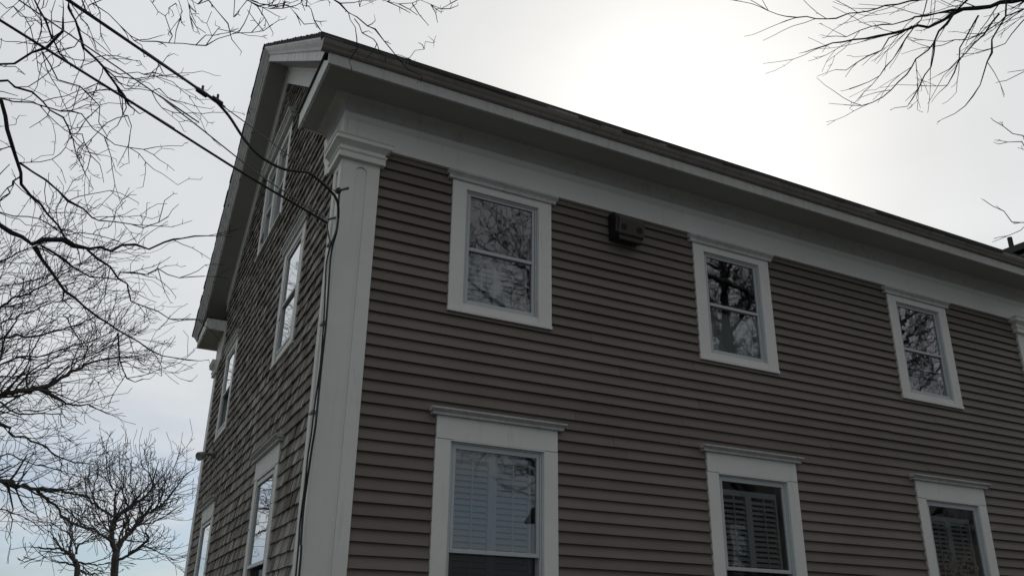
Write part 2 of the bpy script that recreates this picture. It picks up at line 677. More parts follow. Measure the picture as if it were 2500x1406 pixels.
templates = []
for w in widths:
    mb = MB()
    a, b = shingle_pts(w - 0.006, SEXP + 0.035)
    mb.prism(a, b)
    me = bpy.data.meshes.new('shingle')
    me.from_pydata(mb.v, [], mb.f)
    bm = bmesh.new()
    bm.from_mesh(me)
    bmesh.ops.recalc_face_normals(bm, faces=bm.faces)
    bm.to_mesh(me)
    bm.free()
    me.materials.append(M['shingle'])
    templates.append(me)
allsh = []
z = 0.30
row = 0
while z < 8.45:
    y = 0.205 - rng.random() * 0.1
    wob = rng.uniform(-0.004, 0.004)
    ph = rng.random() * 6
    while y < Y1 - 0.2:
        wi = rng.choices(range(8), [2, 3, 4, 4, 4, 3, 2, 1])[0]
        w = widths[wi]
        yc = y + w / 2
        ok = z < roofz(yc) - 0.44 + 0.05 and y > 0.14
        for o in OPEN_G:
            if o[0] - 0.03 < yc < o[1] + 0.03 and z + SEXP + 0.03 > o[2] - 0.02 and z < o[3] + 0.03:
                ok = False
        if ok:
            dz = wob + 0.003 * math.sin(yc * 1.7 + ph) + rng.gauss(0, 0.0016)
            allsh.append((y, z + dz, wi, rng.uniform(-0.006, 0.003), rng.uniform(-0.006, 0.006)))
        y += w
    z += SEXP
    row += 1


def shsize(s):
    p = np.array([0.13, s[0], s[1]]) - CAM
    r = np.linalg.norm(p)
    if s[1] < 2.02 + 0.03 * max(0, s[0]) or s[1] > 6.2:
        return 0
    return widths[s[2]] * abs(p[0]) / r ** 3


allsh.sort(key=shsize, reverse=True)
for (y, z, wi, dx, tilt) in allsh[:298]:
    inst(templates[wi], 'shingle', house, (0.150 + dx, y, z), (tilt, 0, 0))
mb = MB()
for (y, z, wi, dx, tilt) in allsh[298:]:
    a, b = shingle_pts(widths[wi] - 0.006, SEXP + 0.035)
    sk = math.tan(tilt)
    mb.prism([(p[0] + 0.150 + dx, p[1] + y - p[2] * sk, p[2] + z + p[1] * sk) for p in a], [(p[0] + 0.150 + dx, p[1] + y - p[2] * sk, p[2] + z + p[1] * sk) for p in b])
mb.build('shingle_courses', M['shingle'], house, kind='stuff')


# --- corner pilasters with capitals
def groove_front(xa, xb, xg0, xg1, ztop, yb):
    """front board with a round-topped recessed flute"""
    mb = MB()
    yf = -0.03
    zb_ = 0.45
    mb.box(xa, xg0, yf, yb, zb_, ztop)
    mb.box(xg1, xb, yf, yb, zb_, ztop)
    mb.box(xg0, xg1, yf + 0.014, yb, zb_ + 0.2, ztop)      # floor of the flute
    mb.box(xg0, xg1, yf, yb, zb_, zb_ + 0.2)
    c, r = (xg0 + xg1) / 2, (xg1 - xg0) / 2
    zs_ = ztop - 0.045 - r
    n = 10
    arc = [(c + r * math.cos(t), zs_ + r * math.sin(t)) for t in np.linspace(0, math.pi, n)]
    for i in range(n - 1):
        (xa_, za_), (xb_, zb2) = arc[i], arc[i + 1]
        mb.prism([(xa_, yf, za_), (xa_, yf, ztop), (xb_, yf, ztop), (xb_, yf, zb2)],
                 [(xa_, yf + 0.014, za_), (xa_, yf + 0.014, ztop), (xb_, yf + 0.014, ztop), (xb_, yf + 0.014, zb2)])
    return mb


def pilaster(xa, xb, side=None):
    w = xb - xa
    mb = groove_front(xa, xb, xa + 0.35 * w, xa + 0.655 * w, 5.372, 0.05)
    if side:
        y0, y1 = side
        if y0 < 1:
            # gable face of the corner: board with its own narrow flute
            mb.box(0.135, 0.20, 0.0505, y1, 0.45, 5.372)
            mb.box(0.118, 0.1345, -0.0295, 0.055, 0.45, 5.372)
            mb.box(0.118, 0.1345, 0.130, y1, 0.45, 5.372)
            mb.box(0.118, 0.1345, 0.055, 0.130, 5.30, 5.372)
    p = mb.build('pilaster', M['trim'], house, bevel=0.0025)
    # base block
    MB().box(xa - 0.02, xb + 0.02, -0.05, 0.06, 0.28, 0.449).build('plinth', M['trim'], p)
    return p


def stepped(mb, x0, x1, y0, y1, steps):
    """steps: (protrusion, z0, z1, protrusion at the bottom)"""
    for pt, za, zb_, pb in steps:
        mb.prism([(x0 - pb, y0 - pb, za), (x1 + pb, y0 - pb, za), (x1 + pb, y1, za), (x0 - pb, y1, za)],
                 [(x0 - pt, y0 - pt, zb_), (x1 + pt, y0 - pt, zb_), (x1 + pt, y1, zb_), (x0 - pt, y1, zb_)])


CAPST = [(0.036, 5.372, 5.426, 0.036), (0.046, 5.4265, 5.438, 0.038), (0.046, 5.4385, 5.450, 0.046), (0.030, 5.4505, 5.484, 0.030),
         (0.074, 5.4845, 5.514, 0.034), (0.078, 5.5145, 5.554, 0.078), (0.090, 5.5545, 5.574, 0.082)]
p1 = pilaster(X0, 0.452, (0.0, 0.215))
mb = MB()
stepped(mb, 0.118, 0.452, -0.03, 0.285, CAPST)
mb.build('capital', M['trim'], p1, bevel=0.003)
p2 = pilaster(X1 - 0.317, X1)
mb = MB()
stepped(mb, X1 - 0.317, X1, -0.03, 0.2, CAPST)
mb.build('capital', M['trim'], p2, bevel=0.003)
# far gable corner: pilaster seen edge on, with capital
mb = MB().box(0.118, 0.20, Y1 - 0.22, Y1 + 0.03, 0.45, 5.372)
p3 = mb.build('pilaster', M['trim'], house, bevel=0.0025)
mb = MB()
for pt, za, zb_, pb in CAPST:
    mb.prism([(0.118 - pb, Y1 - 0.29, za), (0.5, Y1 - 0.29, za), (0.5, Y1 + 0.03 + pb, za), (0.118 - pb, Y1 + 0.03 + pb, za)],
             [(0.118 - pt, Y1 - 0.29, zb_), (0.5, Y1 - 0.29, zb_), (0.5, Y1 + 0.03 + pt, zb_), (0.118 - pt, Y1 + 0.03 + pt, zb_)])
mb.build('capital', M['trim'], p3, bevel=0.003)

# --- front frieze, its moulding, soffit, fascia, gutter
ZS = 5.945
for xa, xb in ((X0 + 0.001, 3.42), (3.4225, 6.10), (6.1025, X1)):
    MB().box(xa, xb, -0.036 - rng.uniform(0, 0.0015), 0.06, 5.545, 5.7565).build('frieze', M['trim'], house, bevel=0.002)
mb = MB()
pr = [(-0.036, 5.757), (-0.074, 5.795), (-0.074, 5.797), (0.02, 5.797), (0.02, 5.757)]
mb.prism([(X0 - 0.012, y, z) for y, z in pr], [(X1, y, z) for y, z in pr])
fr_ = mb.build('frieze_moulding', M['trim'], house)
MB().box(X0 + 0.002, X1, -0.030, 0.06, 5.7975, 5.9445).build('upper_frieze', M['trim'], house)
# gable returns of the frieze with their scrolled lower ends
for s, yb in ((1, 0.0), (-1, Y1)):
    prof = [(-0.031, 5.40), (-0.031, 5.9445), (0.70, 5.9445), (0.675, 5.86), (0.655, 5.78), (0.64, 5.70), (0.60, 5.64), (0.565, 5.60), (0.555, 5.55), (0.55, 5.50),
            (0.50, 5.475), (0.44, 5.465), (0.38, 5.435), (0.30, 5.40)]
    mb = MB()
    mb.prism([(0.106, yb + s * y, z) for y, z in prof], [(0.1335, yb + s * y, z) for y, z in prof])
    mb.build('frieze_return', M['trim'], house)

XO = -0.165                     # outer face of the gable trim
YE = -0.45                      # face of the eave fascia
RET = 0.60                      # length of the eave return on the gable
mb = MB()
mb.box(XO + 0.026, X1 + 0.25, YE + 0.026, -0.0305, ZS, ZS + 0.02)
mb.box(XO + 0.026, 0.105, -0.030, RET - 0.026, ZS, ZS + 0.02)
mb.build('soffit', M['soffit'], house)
for xa, xb in ((XO, 4.6), (4.6025, X1 + 0.27)):
    MB().box(xa, xb, YE, YE + 0.0255, ZS - 0.006, ZS + 0.098).build('eave_fascia', M['fascia'], house, bevel=0.003)
mb = MB()
pr = [(-0.4502, 6.0435), (-0.466, 6.046), (-0.478, 6.058), (-0.484, 6.072), (-0.500, 6.092), (-0.512, 6.120), (-0.515, 6.146), (-0.508, 6.150), (-0.43, 6.150), (-0.43, 6.0435)]
mb.prism([(XO - 0.070, y, z) for y, z in pr], [(X1 + 0.30, y, z) for y, z in pr])
mb.build('gutter', M['gutter'], house, label='dark brown painted gutter along the front eave')
# return boxes
for s, yb in ((1, 0.0), (-1, Y1)):
    mb = MB()
    ya, yc = sorted((yb + s * (YE + 0.027), yb + s * RET))
    mb.box(XO, XO + 0.025, ya, yc, ZS - 0.006, ZS + 0.165)                   # face towards the gable side
    yA, yB = sorted((yb + s * (RET - 0.025), yb + s * RET))
    mb.box(XO + 0.0255, 0.133, yA, yB, ZS - 0.006, ZS + 0.165)               # end board
    mb.build('eave_return', M['trim_old'], house, bevel=0.003)
    mb = MB()
    yA, yB = sorted((yb + s * (YE + 0.03), yb + s * (RET + 0.015)))
    mb.box(XO - 0.016, 0.134, yA, yB, ZS + 0.166, ZS + 0.186)
    mb.build('return_flashing', M['roof'], house)
# far eave: soffit, fascia
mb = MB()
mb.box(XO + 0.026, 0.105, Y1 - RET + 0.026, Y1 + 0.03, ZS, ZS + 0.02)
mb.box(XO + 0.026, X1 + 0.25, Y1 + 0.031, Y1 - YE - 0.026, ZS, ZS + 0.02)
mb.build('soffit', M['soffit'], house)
MB().box(XO, X1 + 0.27, Y1 - YE - 0.0255, Y1 - YE, ZS - 0.006, ZS + 0.098).build('eave_fascia', M['trim'], house)


# cove between frieze and soffit, turned round the corner onto the gable
mb = MB()
ring = []
for t_ in np.linspace(0, math.pi / 2, 9):
    o_, z_ = 0.105 * (1 - math.cos(t_)), 5.838 + 0.105 * math.sin(t_)
    ring.append([(X1, -0.0305 - o_, z_), (0.1055 - o_, -0.0305 - o_, z_), (0.1055 - o_, 0.56, z_)])
for a_, b_ in zip(ring[:-1], ring[1:]):
    mb.quad(a_[0], a_[1], b_[1], b_[0])
    mb.quad(a_[1], a_[2], b_[2], b_[1])
mb.build('cove_moulding', M['fascia'], house, smooth=False)

# --- rakes
def rake_strip(mb, s, d0, d1, x0, x1, ystart=None, yend=None):
    """board following the roof line, d0..d1 = vertical distance below it; s=+1 near slope, -1 far slope"""
    ye = -0.47 if s > 0 else Y1 + 0.47
    if yend is not None:
        ye = yend
    poly = [(YR, ZR - d0), (ye, roofz(ye) - d0), (ye, roofz(ye) - d1), (YR, ZR - d1)]
    mb.prism([(x0, y, z) for y, z in poly], [(x1, y, z) for y, z in poly])


for s in (1, -1):
    mb = MB()
    rake_strip(mb, s, 0.105, 0.215, XO, XO + 0.025, yend=-0.41 if s > 0 else Y1 + 0.41)
    mb.build('rake_fascia', M['trim_old'], house)
    # crown moulding of the rake: a flared profile carried up the slope
    mb = MB()
    pf = [(XO - 0.001, 0.118), (XO - 0.018, 0.110), (XO - 0.030, 0.085), (XO - 0.060, 0.055), (XO - 0.078, 0.030), (XO - 0.080, 0.012), (XO + 0.03, 0.012), (XO + 0.03, 0.118)]
    ye = -0.42 if s > 0 else Y1 + 0.47
    mb.prism([(x, YR, ZR - d) for x, d in pf], [(x, ye, roofz(ye) - d) for x, d in pf])
    mb.build('rake_moulding', M['trim_old'], house)
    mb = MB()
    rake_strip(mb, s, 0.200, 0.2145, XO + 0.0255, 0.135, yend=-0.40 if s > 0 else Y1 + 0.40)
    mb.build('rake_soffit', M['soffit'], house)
    mb = MB()
    rake_strip(mb, s, 0.215, 0.47, 0.108, 0.134, yend=0.42 if s > 0 else Y1 - 0.42)
    mb.build('rake_frieze', M['trim'], house)
    # bed moulding in the corner between soffit and frieze
    mb = MB()
    rake_strip(mb, s, 0.215, 0.262, 0.094, 0.1078, yend=0.32 if s > 0 else Y1 - 0.32)
    mb.build('bed_moulding', M['trim'], house)

# --- roof: deck, courses, ragged edges
mb = MB()
for s in (1, -1):
    ye = -0.505 if s > 0 else Y1 + 0.505
    a = [(YR, ZR + 0.012), (ye, roofz(ye) + 0.012), (ye, roofz(ye) - 0.010), (YR, ZR - 0.010)]
    mb.prism([(XO - 0.085, y, z) for y, z in a], [(X1 + 0.32, y, z) for y, z in a])
rf = mb.build('roof', M['roof'], house)
mb = MB()
for s in (1, -1):
    cl = math.hypot(1, SL)
    length = (YR + 0.515) * cl
    k = 0
    dcur = 0.0
    while dcur < length:
        # course edges seen along the rake: each tab a thin wedge sticking out over the edge
        ya = YR - s * (length - dcur) / cl
        if s < 0:
            ya = YR + (length - dcur) / cl
        yb_ = ya + s * 0.15 / cl
        jut = rng.uniform(0.0, 0.012)
        za, zb_ = roofz(ya), roofz(yb_)
        t0 = 0.022 + rng.uniform(-0.004, 0.006)
        mb.prism([(XO - 0.088 - jut, ya, za + 0.012), (XO - 0.088 - jut, ya, za + 0.012 + t0), (XO - 0.088 - jut, yb_, zb_ + 0.016), (XO - 0.088 - jut, yb_, zb_ + 0.012)],
                 [(X1 + 0.33, ya, za + 0.012), (X1 + 0.33, ya, za + 0.012 + t0), (X1 + 0.33, yb_, zb_ + 0.016), (X1 + 0.33, yb_, zb_ + 0.012)])
        dcur += 0.135
x = XO - 0.09
while x < X1 + 0.3:            # the ragged starter row along the front eave
    w = rng.uniform(0.14, 0.34)
    dj = rng.uniform(0.0, 0.016)
    y0 = -0.512 - dj
    zz_ = roofz(y0) + rng.uniform(-0.003, 0.003)
    mb.prism([(x, y0, zz_ - 0.006), (x + w - 0.004, y0 + rng.uniform(-0.004, 0.004), zz_ - 0.006), (x + w - 0.004, -0.40, roofz(-0.40) + 0.0), (x, -0.40, roofz(-0.40) + 0.0)],
             [(x, y0, zz_ + 0.012), (x + w - 0.004, y0, zz_ + 0.012), (x + w - 0.004, -0.40, roofz(-0.40) + 0.016), (x, -0.40, roofz(-0.40) + 0.016)])
    x += w
mb.build('roof_courses', M['roof'], rf, kind='stuff')


# --- windows
def slat_mesh(hw):
    mb = MB()
    mb.prism([(-hw, -0.020, -0.014), (-hw, 0.020, 0.010), (-hw, 0.020, 0.016), (-hw, -0.020, -0.008)],
             [(hw, -0.020, -0.014), (hw, 0.020, 0.010), (hw, 0.020, 0.016), (hw, -0.020, -0.008)])
    me = bpy.data.meshes.new('slat')
    me.from_pydata(mb.v, [], mb.f)
    me.materials.append(M['interior'])
    return me


def pane(xf, u0, u1, n, z0, z1, parent, mat='glass'):
    mb = MB(xf)
    if xf is xf_front:
        mb.quad((u0, n, z0), (u1, n, z0), (u1, n, z1), (u0, n, z1))
    else:
        mb.quad((u1, n, z0), (u0, n, z0), (u0, n, z1), (u1, n, z1))
    return mb.build('pane' if mat == 'glass' else 'insect_screen', M[mat], parent, fix=False)


def shutters(w, xf, u, hw, z0, z1, slats=True, gap=None, stile=True, opened=0.0):
    """louvred interior shutters behind the glass"""
    mb = MB(xf)
    n0, n1 = -0.125, -0.085
    if stile:
        mb.box(u - 0.037, u + 0.037, n0, n1, z0, z1)
    mb.box(u - hw, u - hw + 0.025, n0, n1, z0, z1)
    mb.box(u + hw - 0.025, u + hw, n0, n1, z0, z1)
    mb.box(u - hw + 0.025, u - 0.037, n0, n1, z1 - 0.05, z1)
    mb.box(u + 0.037, u + hw - 0.025, n0, n1, z1 - 0.05, z1)
    for s in (-1, 1):
        uc = u + s * (hw + 0.012) / 2
        mb.box(uc - 0.005, uc + 0.005, n1 + 0.003, n1 + 0.010, z0 + 0.05, z1 - 0.06)
    mb.build('shutter_frame', M['interior'], w)
    if slats:
        half = (hw - 0.025 - 0.037) / 2 - 0.003
        me = slat_mesh(half)
        z = z0 + 0.03
        while z < z1 - 0.06:
            for s in (-1, 1):
                uc = u + s * (0.037 + half + 0.003)
                loc = xf(uc, -0.105, z)
                rot = (opened + rng.uniform(-0.06, 0.06), 0, 0) if xf is xf_front else (0, 0, RAD(90))
                inst(me, 'slat', w, loc, rot)
            z += 0.0475


def cap(xf, u, hw, z0, z1, parent, depth=0.062):
    h = z1 - z0
    mb = MB(xf)
    mb.box(u - hw + 0.016, u + hw - 0.016, -0.02, depth * 0.62, z0, z0 + 0.42 * h)
    pr = [(depth * 0.66, z0 + 0.42 * h + 0.0005), (depth * 0.80, z0 + 0.60 * h), (depth * 0.98, z0 + 0.72 * h), (depth, z1 - 0.004), (depth * 0.9, z1), (-0.02, z1 + 0.012), (-0.02, z0 + 0.42 * h + 0.0005)]
    mb.prism([(u - hw, n, z) for n, z in pr], [(u + hw, n, z) for n, z in pr])
    return mb.build('window_cap', M['cap'], parent, bevel=0.002)


def win_upper(u, xf, kind, dz=0.0, s=1.0, name='window'):
    d = UP
    hw, iw = d['hw'] * s, d['iw'] * s
    zb_, zt, ib, it = d['zb'] + dz, d['zt'] + dz, d['ib'] + dz, d['it'] + dz
    dn = 0.024 if xf is xf_gable else 0.0
    mb = MB(xf)
    mb.box(u - hw, u - iw, -0.03, 0.02, zb_ + 0.034, zt)
    mb.box(u + iw, u + hw, -0.03, 0.02, zb_ + 0.034, zt)
    mb.box(u - iw, u + iw, -0.03, 0.0195, it, zt)
    mb.box(u - iw, u + iw, -0.03, 0.012, zb_ + 0.034, ib)
    w = mb.build('window', M['trim'], house, bevel=0.002)
    mb = MB(xf)
    mb.box(u - hw - 0.004, u + hw + 0.004, -0.03, 0.028, zb_, zb_ + 0.033)
    mb.build('sill', M['trim'], w, bevel=0.003)
    cap(xf, u, hw + 0.058, zt - 0.03, zt + 0.052, w)
    # jamb lining and storm track
    mb = MB(xf)
    for sg in (-1, 1):
        a, b = sorted((u + sg * iw, u + sg * (iw - 0.012)))
        mb.box(a, b, -0.16, 0.004, ib, it)
        a, b = sorted((u + sg * (iw - 0.013), u + sg * (iw - 0.026)))
        mb.box(a, b, -0.14, -0.006 + dn * 0.7, ib, it)
    mb.box(u - iw + 0.027, u + iw - 0.027, -0.14, -0.004, it - 0.018, it)
    mb.box(u - iw + 0.027, u + iw - 0.027, -0.16, 0.008, ib, ib + 0.014)
    mb.build('jamb', M['sash'], w)
    so_, gi = iw - 0.029, iw - 0.053
    zlo, zhi = ib + 0.015, it - 0.019
    mr0, mr1 = 4.803 + dz, 4.832 + dz
    mb = MB(xf)
    mb.box(u - so_, u - gi, -0.035 + dn, -0.010 + dn, zlo, zhi)
    mb.box(u + gi, u + so_, -0.035 + dn, -0.010 + dn, zlo, zhi)
    mb.box(u - gi, u + gi, -0.035 + dn, -0.0105 + dn, zhi - 0.020, zhi)
    mb.box(u - gi, u + gi, -0.035 + dn, -0.0105 + dn, zlo, zlo + 0.032)
    mb.box(u - gi, u + gi, -0.038 + dn, -0.008 + dn, mr0, mr1)
    mb.build('sash', M['sash'], w, bevel=0.002)
    pane(xf, u - gi, u + gi, -0.024 + dn, mr1, zhi - 0.02, w)
    if kind != 'h':
        pane(xf, u - gi, u + gi, -0.030 + dn, zlo + 0.032, mr0, w)
    if kind == 'c':
        MB(xf).box(u - gi, u + gi, -0.050, -0.034, 4.60 + dz, 4.622 + dz).build('raised_rail', M['sash'], w)
    if kind == 'a':
        shutters(w, xf, u, 0.30, zlo + 0.03, mr0 - 0.02, opened=0.5)
    elif kind == 'b':
        curtains(w, xf, u, 0.31, zlo, mr0 - 0.01)
    elif kind == 'c':
        shutters(w, xf, u, 0.30, zlo + 0.03, 4.60 + dz, opened=0.8)
    return w


def curtains(w, xf, u, hw, z0, z1):
    """a gathered net curtain"""
    mb = MB(xf)
    n = 60
    us_ = [u - hw + 2 * hw * i / n for i in range(n + 1)]
    ns = [-0.11 + 0.013 * math.sin(i * 1.15) + 0.006 * math.sin(i * 0.37) for i in range(n + 1)]
    for uu, nn in zip(us_, ns):
        mb.add([(uu, nn, z0), (uu, nn, z1)], [])
    for i in range(n):
        mb.f.append((2 * i, 2 * i + 2, 2 * i + 3, 2 * i + 1))
    c = mb.build('curtain', M['curtain'], w, smooth=True)
    return c


def win_lower(u, xf, kind, dz=0.0, s=1.0):
    d = LO
    hw, iw = d['hw'] * s, d['iw'] * s
    zb_, zt, ib, it = d['zb'], d['zt'] + dz, d['ib'], d['it'] + dz
    jt = 3.104 + dz
    dn = 0.024 if xf is xf_gable else 0.0
    mb = MB(xf)
    mb.box(u - hw, u - iw, -0.03, 0.02, zb_ + 0.04, jt - 0.002)
    mb.box(u + iw, u + hw, -0.03, 0.02, zb_ + 0.04, jt - 0.002)
    mb.box(u - iw, u + iw, -0.03, 0.012, zb_ + 0.04, ib)
    w = mb.build('window', M['trim'], house, bevel=0.002)
    mb = MB(xf)
    mb.box(u - hw + 0.003, u + hw - 0.003, -0.03, 0.024, jt, zt - 0.001)
    mb.box(u - iw, u + iw, -0.03, 0.0235, it, jt - 0.0005)
    mb.build('head_board', M['trim'], w, bevel=0.002)
    MB(xf).box(u - hw - 0.03, u + hw + 0.03, -0.03, 0.05, zb_, zb_ + 0.039).build('sill', M['trim'], w, bevel=0.003)
    cap(xf, u, hw + 0.062, zt, zt + 0.056, w, 0.085)
    mb = MB(xf)
    for sg in (-1, 1):
        a, b = sorted((u + sg * iw, u + sg * (iw - 0.012)))
        mb.box(a, b, -0.16, 0.004, ib, it)
        a, b = sorted((u + sg * (iw - 0.013), u + sg * (iw - 0.030)))
        mb.box(a, b, -0.14, -0.006 + dn * 0.7, ib, it)
    mb.box(u - iw + 0.031, u + iw - 0.031, -0.14, 0.0, it - 0.012, it)
    mb.build('jamb', M['sash'], w)
    so_, gi = iw - 0.033, iw - 0.056
    zhi = it - 0.013
    mr0, mr1 = 2.240 + dz * 0.5, 2.272 + dz * 0.5
    mb = MB(xf)
    mb.box(u - so_, u - gi, -0.035 + dn, -0.008 + dn, mr0, zhi)
    mb.box(u + gi, u + so_, -0.035 + dn, -0.008 + dn, mr0, zhi)
    mb.box(u - gi, u + gi, -0.035 + dn, -0.0085 + dn, zhi - 0.040, zhi)
    mb.box(u - gi, u + gi, -0.035 + dn, -0.006 + dn, mr0, mr1)
    mb.build('sash', M['sash'], w, bevel=0.002)
    mb = MB(xf)
    mb.box(u - so_ + 0.004, u - gi - 0.006, -0.075 + dn, -0.045 + dn, ib + 0.01, mr0 - 0.001)
    mb.box(u + gi + 0.006, u + so_ - 0.004, -0.075 + dn, -0.045 + dn, ib + 0.01, mr0 - 0.001)
    mb.box(u - gi - 0.006, u + gi + 0.006, -0.075 + dn, -0.045 + dn, ib + 0.01, ib + 0.07)
    mb.build('sash', M['sash'], w)
    pane(xf, u - gi, u + gi, -0.024 + dn, mr1, zhi - 0.04, w)
    pane(xf, u - gi - 0.006, u + gi + 0.006, -0.066 + dn, ib + 0.07, mr0 - 0.001, w)
    pane(xf, u - gi - 0.01, u + gi + 0.01, -0.040 + dn, ib + 0.012, mr0 - 0.002, w, 'screen')
    if kind in 'def':
        shutters(w, xf, u, 0.355, 1.52, {'d': 3.03, 'e': 2.98, 'f': 2.95}[kind], opened={'d': 0.32, 'e': 0.15, 'f': 0.1}[kind])
    return w


for u, st, k in FRONT:
    (win_upper if st == 'upper' else win_lower)(u, xf_front, k)
for u, st, k in GABLE:
    if st == 'upper':
        win_upper(u, xf_gable, k, -0.085, 0.94)
    else:
        win_lower(u, xf_gable, k, -0.085, 0.97)
# twin window high in the gable
u, hw, zb_, zt = TW
xf = xf_gable
mb = MB(xf)
mb.box(u - hw, u - 0.62, -0.03, 0.02, zb_ + 0.034, zt)
mb.box(u + 0.62, u + hw, -0.03, 0.02, zb_ + 0.034, zt)
mb.box(u - 0.62, u + 0.62, -0.03, 0.0195, 7.36, zt)
mb.box(u - 0.62, u + 0.62, -0.03, 0.012, zb_ + 0.034, 6.24)
mb.box(u - 0.055, u + 0.055, -0.03, 0.018, 6.2405, 7.3595)
w = mb.build('window', M['trim'], house, bevel=0.002)
MB(xf).box(u - hw - 0.01, u + hw + 0.01, -0.03, 0.04, zb_, zb_ + 0.033).build('sill', M['cap'], w)
cap(xf, u, hw + 0.09, zt, zt + 0.11, w, 0.10)
for s in (-1, 1):
    uc = u + s * 0.3375
    h2, gi = 0.28, 0.245
    mb = MB(xf)
    mb.box(uc - h2, uc - gi, -0.05, -0.012, 6.241, 7.359)
    mb.box(uc + gi, uc + h2, -0.05, -0.012, 6.241, 7.359)
    mb.box(uc - gi, uc + gi, -0.05, -0.0125, 7.30, 7.359)
    mb.box(uc - gi, uc + gi, -0.05, -0.0125, 6.241, 6.29)
    mb.box(uc - gi, uc + gi, -0.052, -0.008, 6.78, 6.815)
    mb.build('sash', M['sash'], w)
    pane(xf, uc - gi, uc + gi, -0.028, 6.815, 7.30, w)
    pane(xf, uc - gi, uc + gi, -0.034, 6.29, 6.78, w)

# ------------------------------------------------------------------ fittings on the house
# dark brown fixture with two round openings under the frieze
fx = empty('wall_fixture', (2.91, -0.002, 5.19))
tag(fx, 'dark brown boxy wall fixture with two round holes under the frieze between windows', 'light fixture')
body = [(-0.004, 5.505), (-0.09, 5.505), (-0.165, 5.425), (-0.135, 5.280), (-0.08, 5.245), (-0.004, 5.245)]
mb = MB()
mb.prism([(2.805, y, z) for y, z in body], [(3.10, y, z) for y, z in body])
bd = mb.build('housing', M['fixture'], fx, bevel=0.006)
mb = MB()
sidep = [(-0.003, 5.512), (-0.10, 5.51), (-0.155, 5.425), (-0.135, 5.285), (-0.08, 5.235), (-0.003, 5.235)]
mb.prism([(2.772, y * 0.96, z) for y, z in sidep], [(2.8048, y, z) for y, z in sidep])
mb.build('end_cover', M['fixture_side'], fx, bevel=0.010)
nv = Vector((0, -0.19, 0.05)).normalized()
nv = Vector((0, -(5.425 - 5.235), 0.05)).normalized()
nv = Vector((0, -0.979, -0.203))
for xx in (2.86, 3.04):
    c = Vector((xx, -0.1478, 5.342))
    MB().lathe(c - nv * 0.004, nv, [(0.035, 0.0), (0.035, 0.0052), (0.0005, 0.0054)], 16).build('lamp_opening', M['lens'], fx)
MB().box(2.82, 3.08, -0.12, -0.07, 5.222, 5.262).build('bottom_plate', M['fixture_side'], fx)

# grey floodlight on the gable
fl = empty('flood_light', (0.12, 5.60, 3.88))
tag(fl, 'grey round floodlight on a short arm at the far edge of the shingled gable', 'floodlight')
MB().lathe((0.135, 5.62, 3.90), (-1, 0, 0), [(0.055, 0), (0.055, 0.05), (0.04, 0.06), (0.018, 0.062)], 16).build('mounting_box', M['iron'], fl)
pts = [(0.08, 5.62, 3.90), (0.02, 5.56, 3.885), (-0.03, 5.49, 3.86)]
MB().tube(pts, 0.018, 8).build('arm', M['iron'], fl)
ax = Vector((-0.72, -0.55, -0.42)).normalized()
MB().lathe((-0.015, 5.50, 3.865), ax, [(0.015, -0.01), (0.032, 0.008), (0.044, 0.036), (0.055, 0.07), (0.059, 0.105), (0.056, 0.113), (0.046, 0.111), (0.001, 0.105)], 20).build('lamp_head', M['lamp'], fl, smooth=True)

# bead and ribbon ornament inside the right-hand lower window
orn = empty('window_ornament', (7.12, 0.075, 1.5))
tag(orn, 'cluster of red and gold beaded ornaments behind the glass of the rightmost lower window', 'ornament')
r2 = random.Random(3)
mb, mr = MB(), MB()
for i in range(95):
    cx_ = 7.12 + r2.uniform(-0.33, 0.33)
    cz = 1.95 + r2.random() * 0.68 * (1 - 0.25 * abs(cx_ - 7.12) / 0.33)
    mb.lathe((cx_, 0.050 + r2.uniform(-0.008, 0.008), cz), (0, -1, 0), [(0.003, -0.016), (0.014, -0.009), (0.018, 0.0), (0.014, 0.009), (0.003, 0.016)], 8)
for i in range(14):
    cx_ = 7.12 + r2.uniform(-0.30, 0.30)
    cz = 2.0 + r2.random() * 0.5
    w_ = r2.uniform(0.03, 0.07)
    mr.box(cx_ - w_, cx_ + w_, 0.066, 0.070, cz - 0.012, cz + 0.012)
mb.build('beads', M['gold'], orn, kind='stuff', smooth=True)
mr.build('ribbon', M['red'], orn)


# ------------------------------------------------------------------ service cables
def smooth_path(pts, n=40):
    P = np.asarray(pts, float)
    d = np.r_[0, np.cumsum(np.linalg.norm(np.diff(P, axis=0), axis=1))]
    out = []
    for s in np.linspace(0, d[-1], n):
        i = min(max(np.searchsorted(d, s) - 1, 0), len(P) - 2)
        t = (s - d[i]) / (d[i + 1] - d[i] + 1e-9)
        p0, p1, p2_, p3_ = P[max(i - 1, 0)], P[i], P[i + 1], P[min(i + 2, len(P) - 1)]
        out.append(0.5 * ((2 * p1) + (-p0 + p2_) * t + (2 * p0 - 5 * p1 + 4 * p2_ - p3_) * t * t + (-p0 + 3 * p1 - 3 * p2_ + p3_) * t ** 3))
    return np.array(out)


POLE = np.array([-19.0, -9.0, 0.0])


def to_pole(p, dz):
    return np.array([POLE[0] + 0.1, POLE[1], 7.6 + dz])


TQ = 6.45
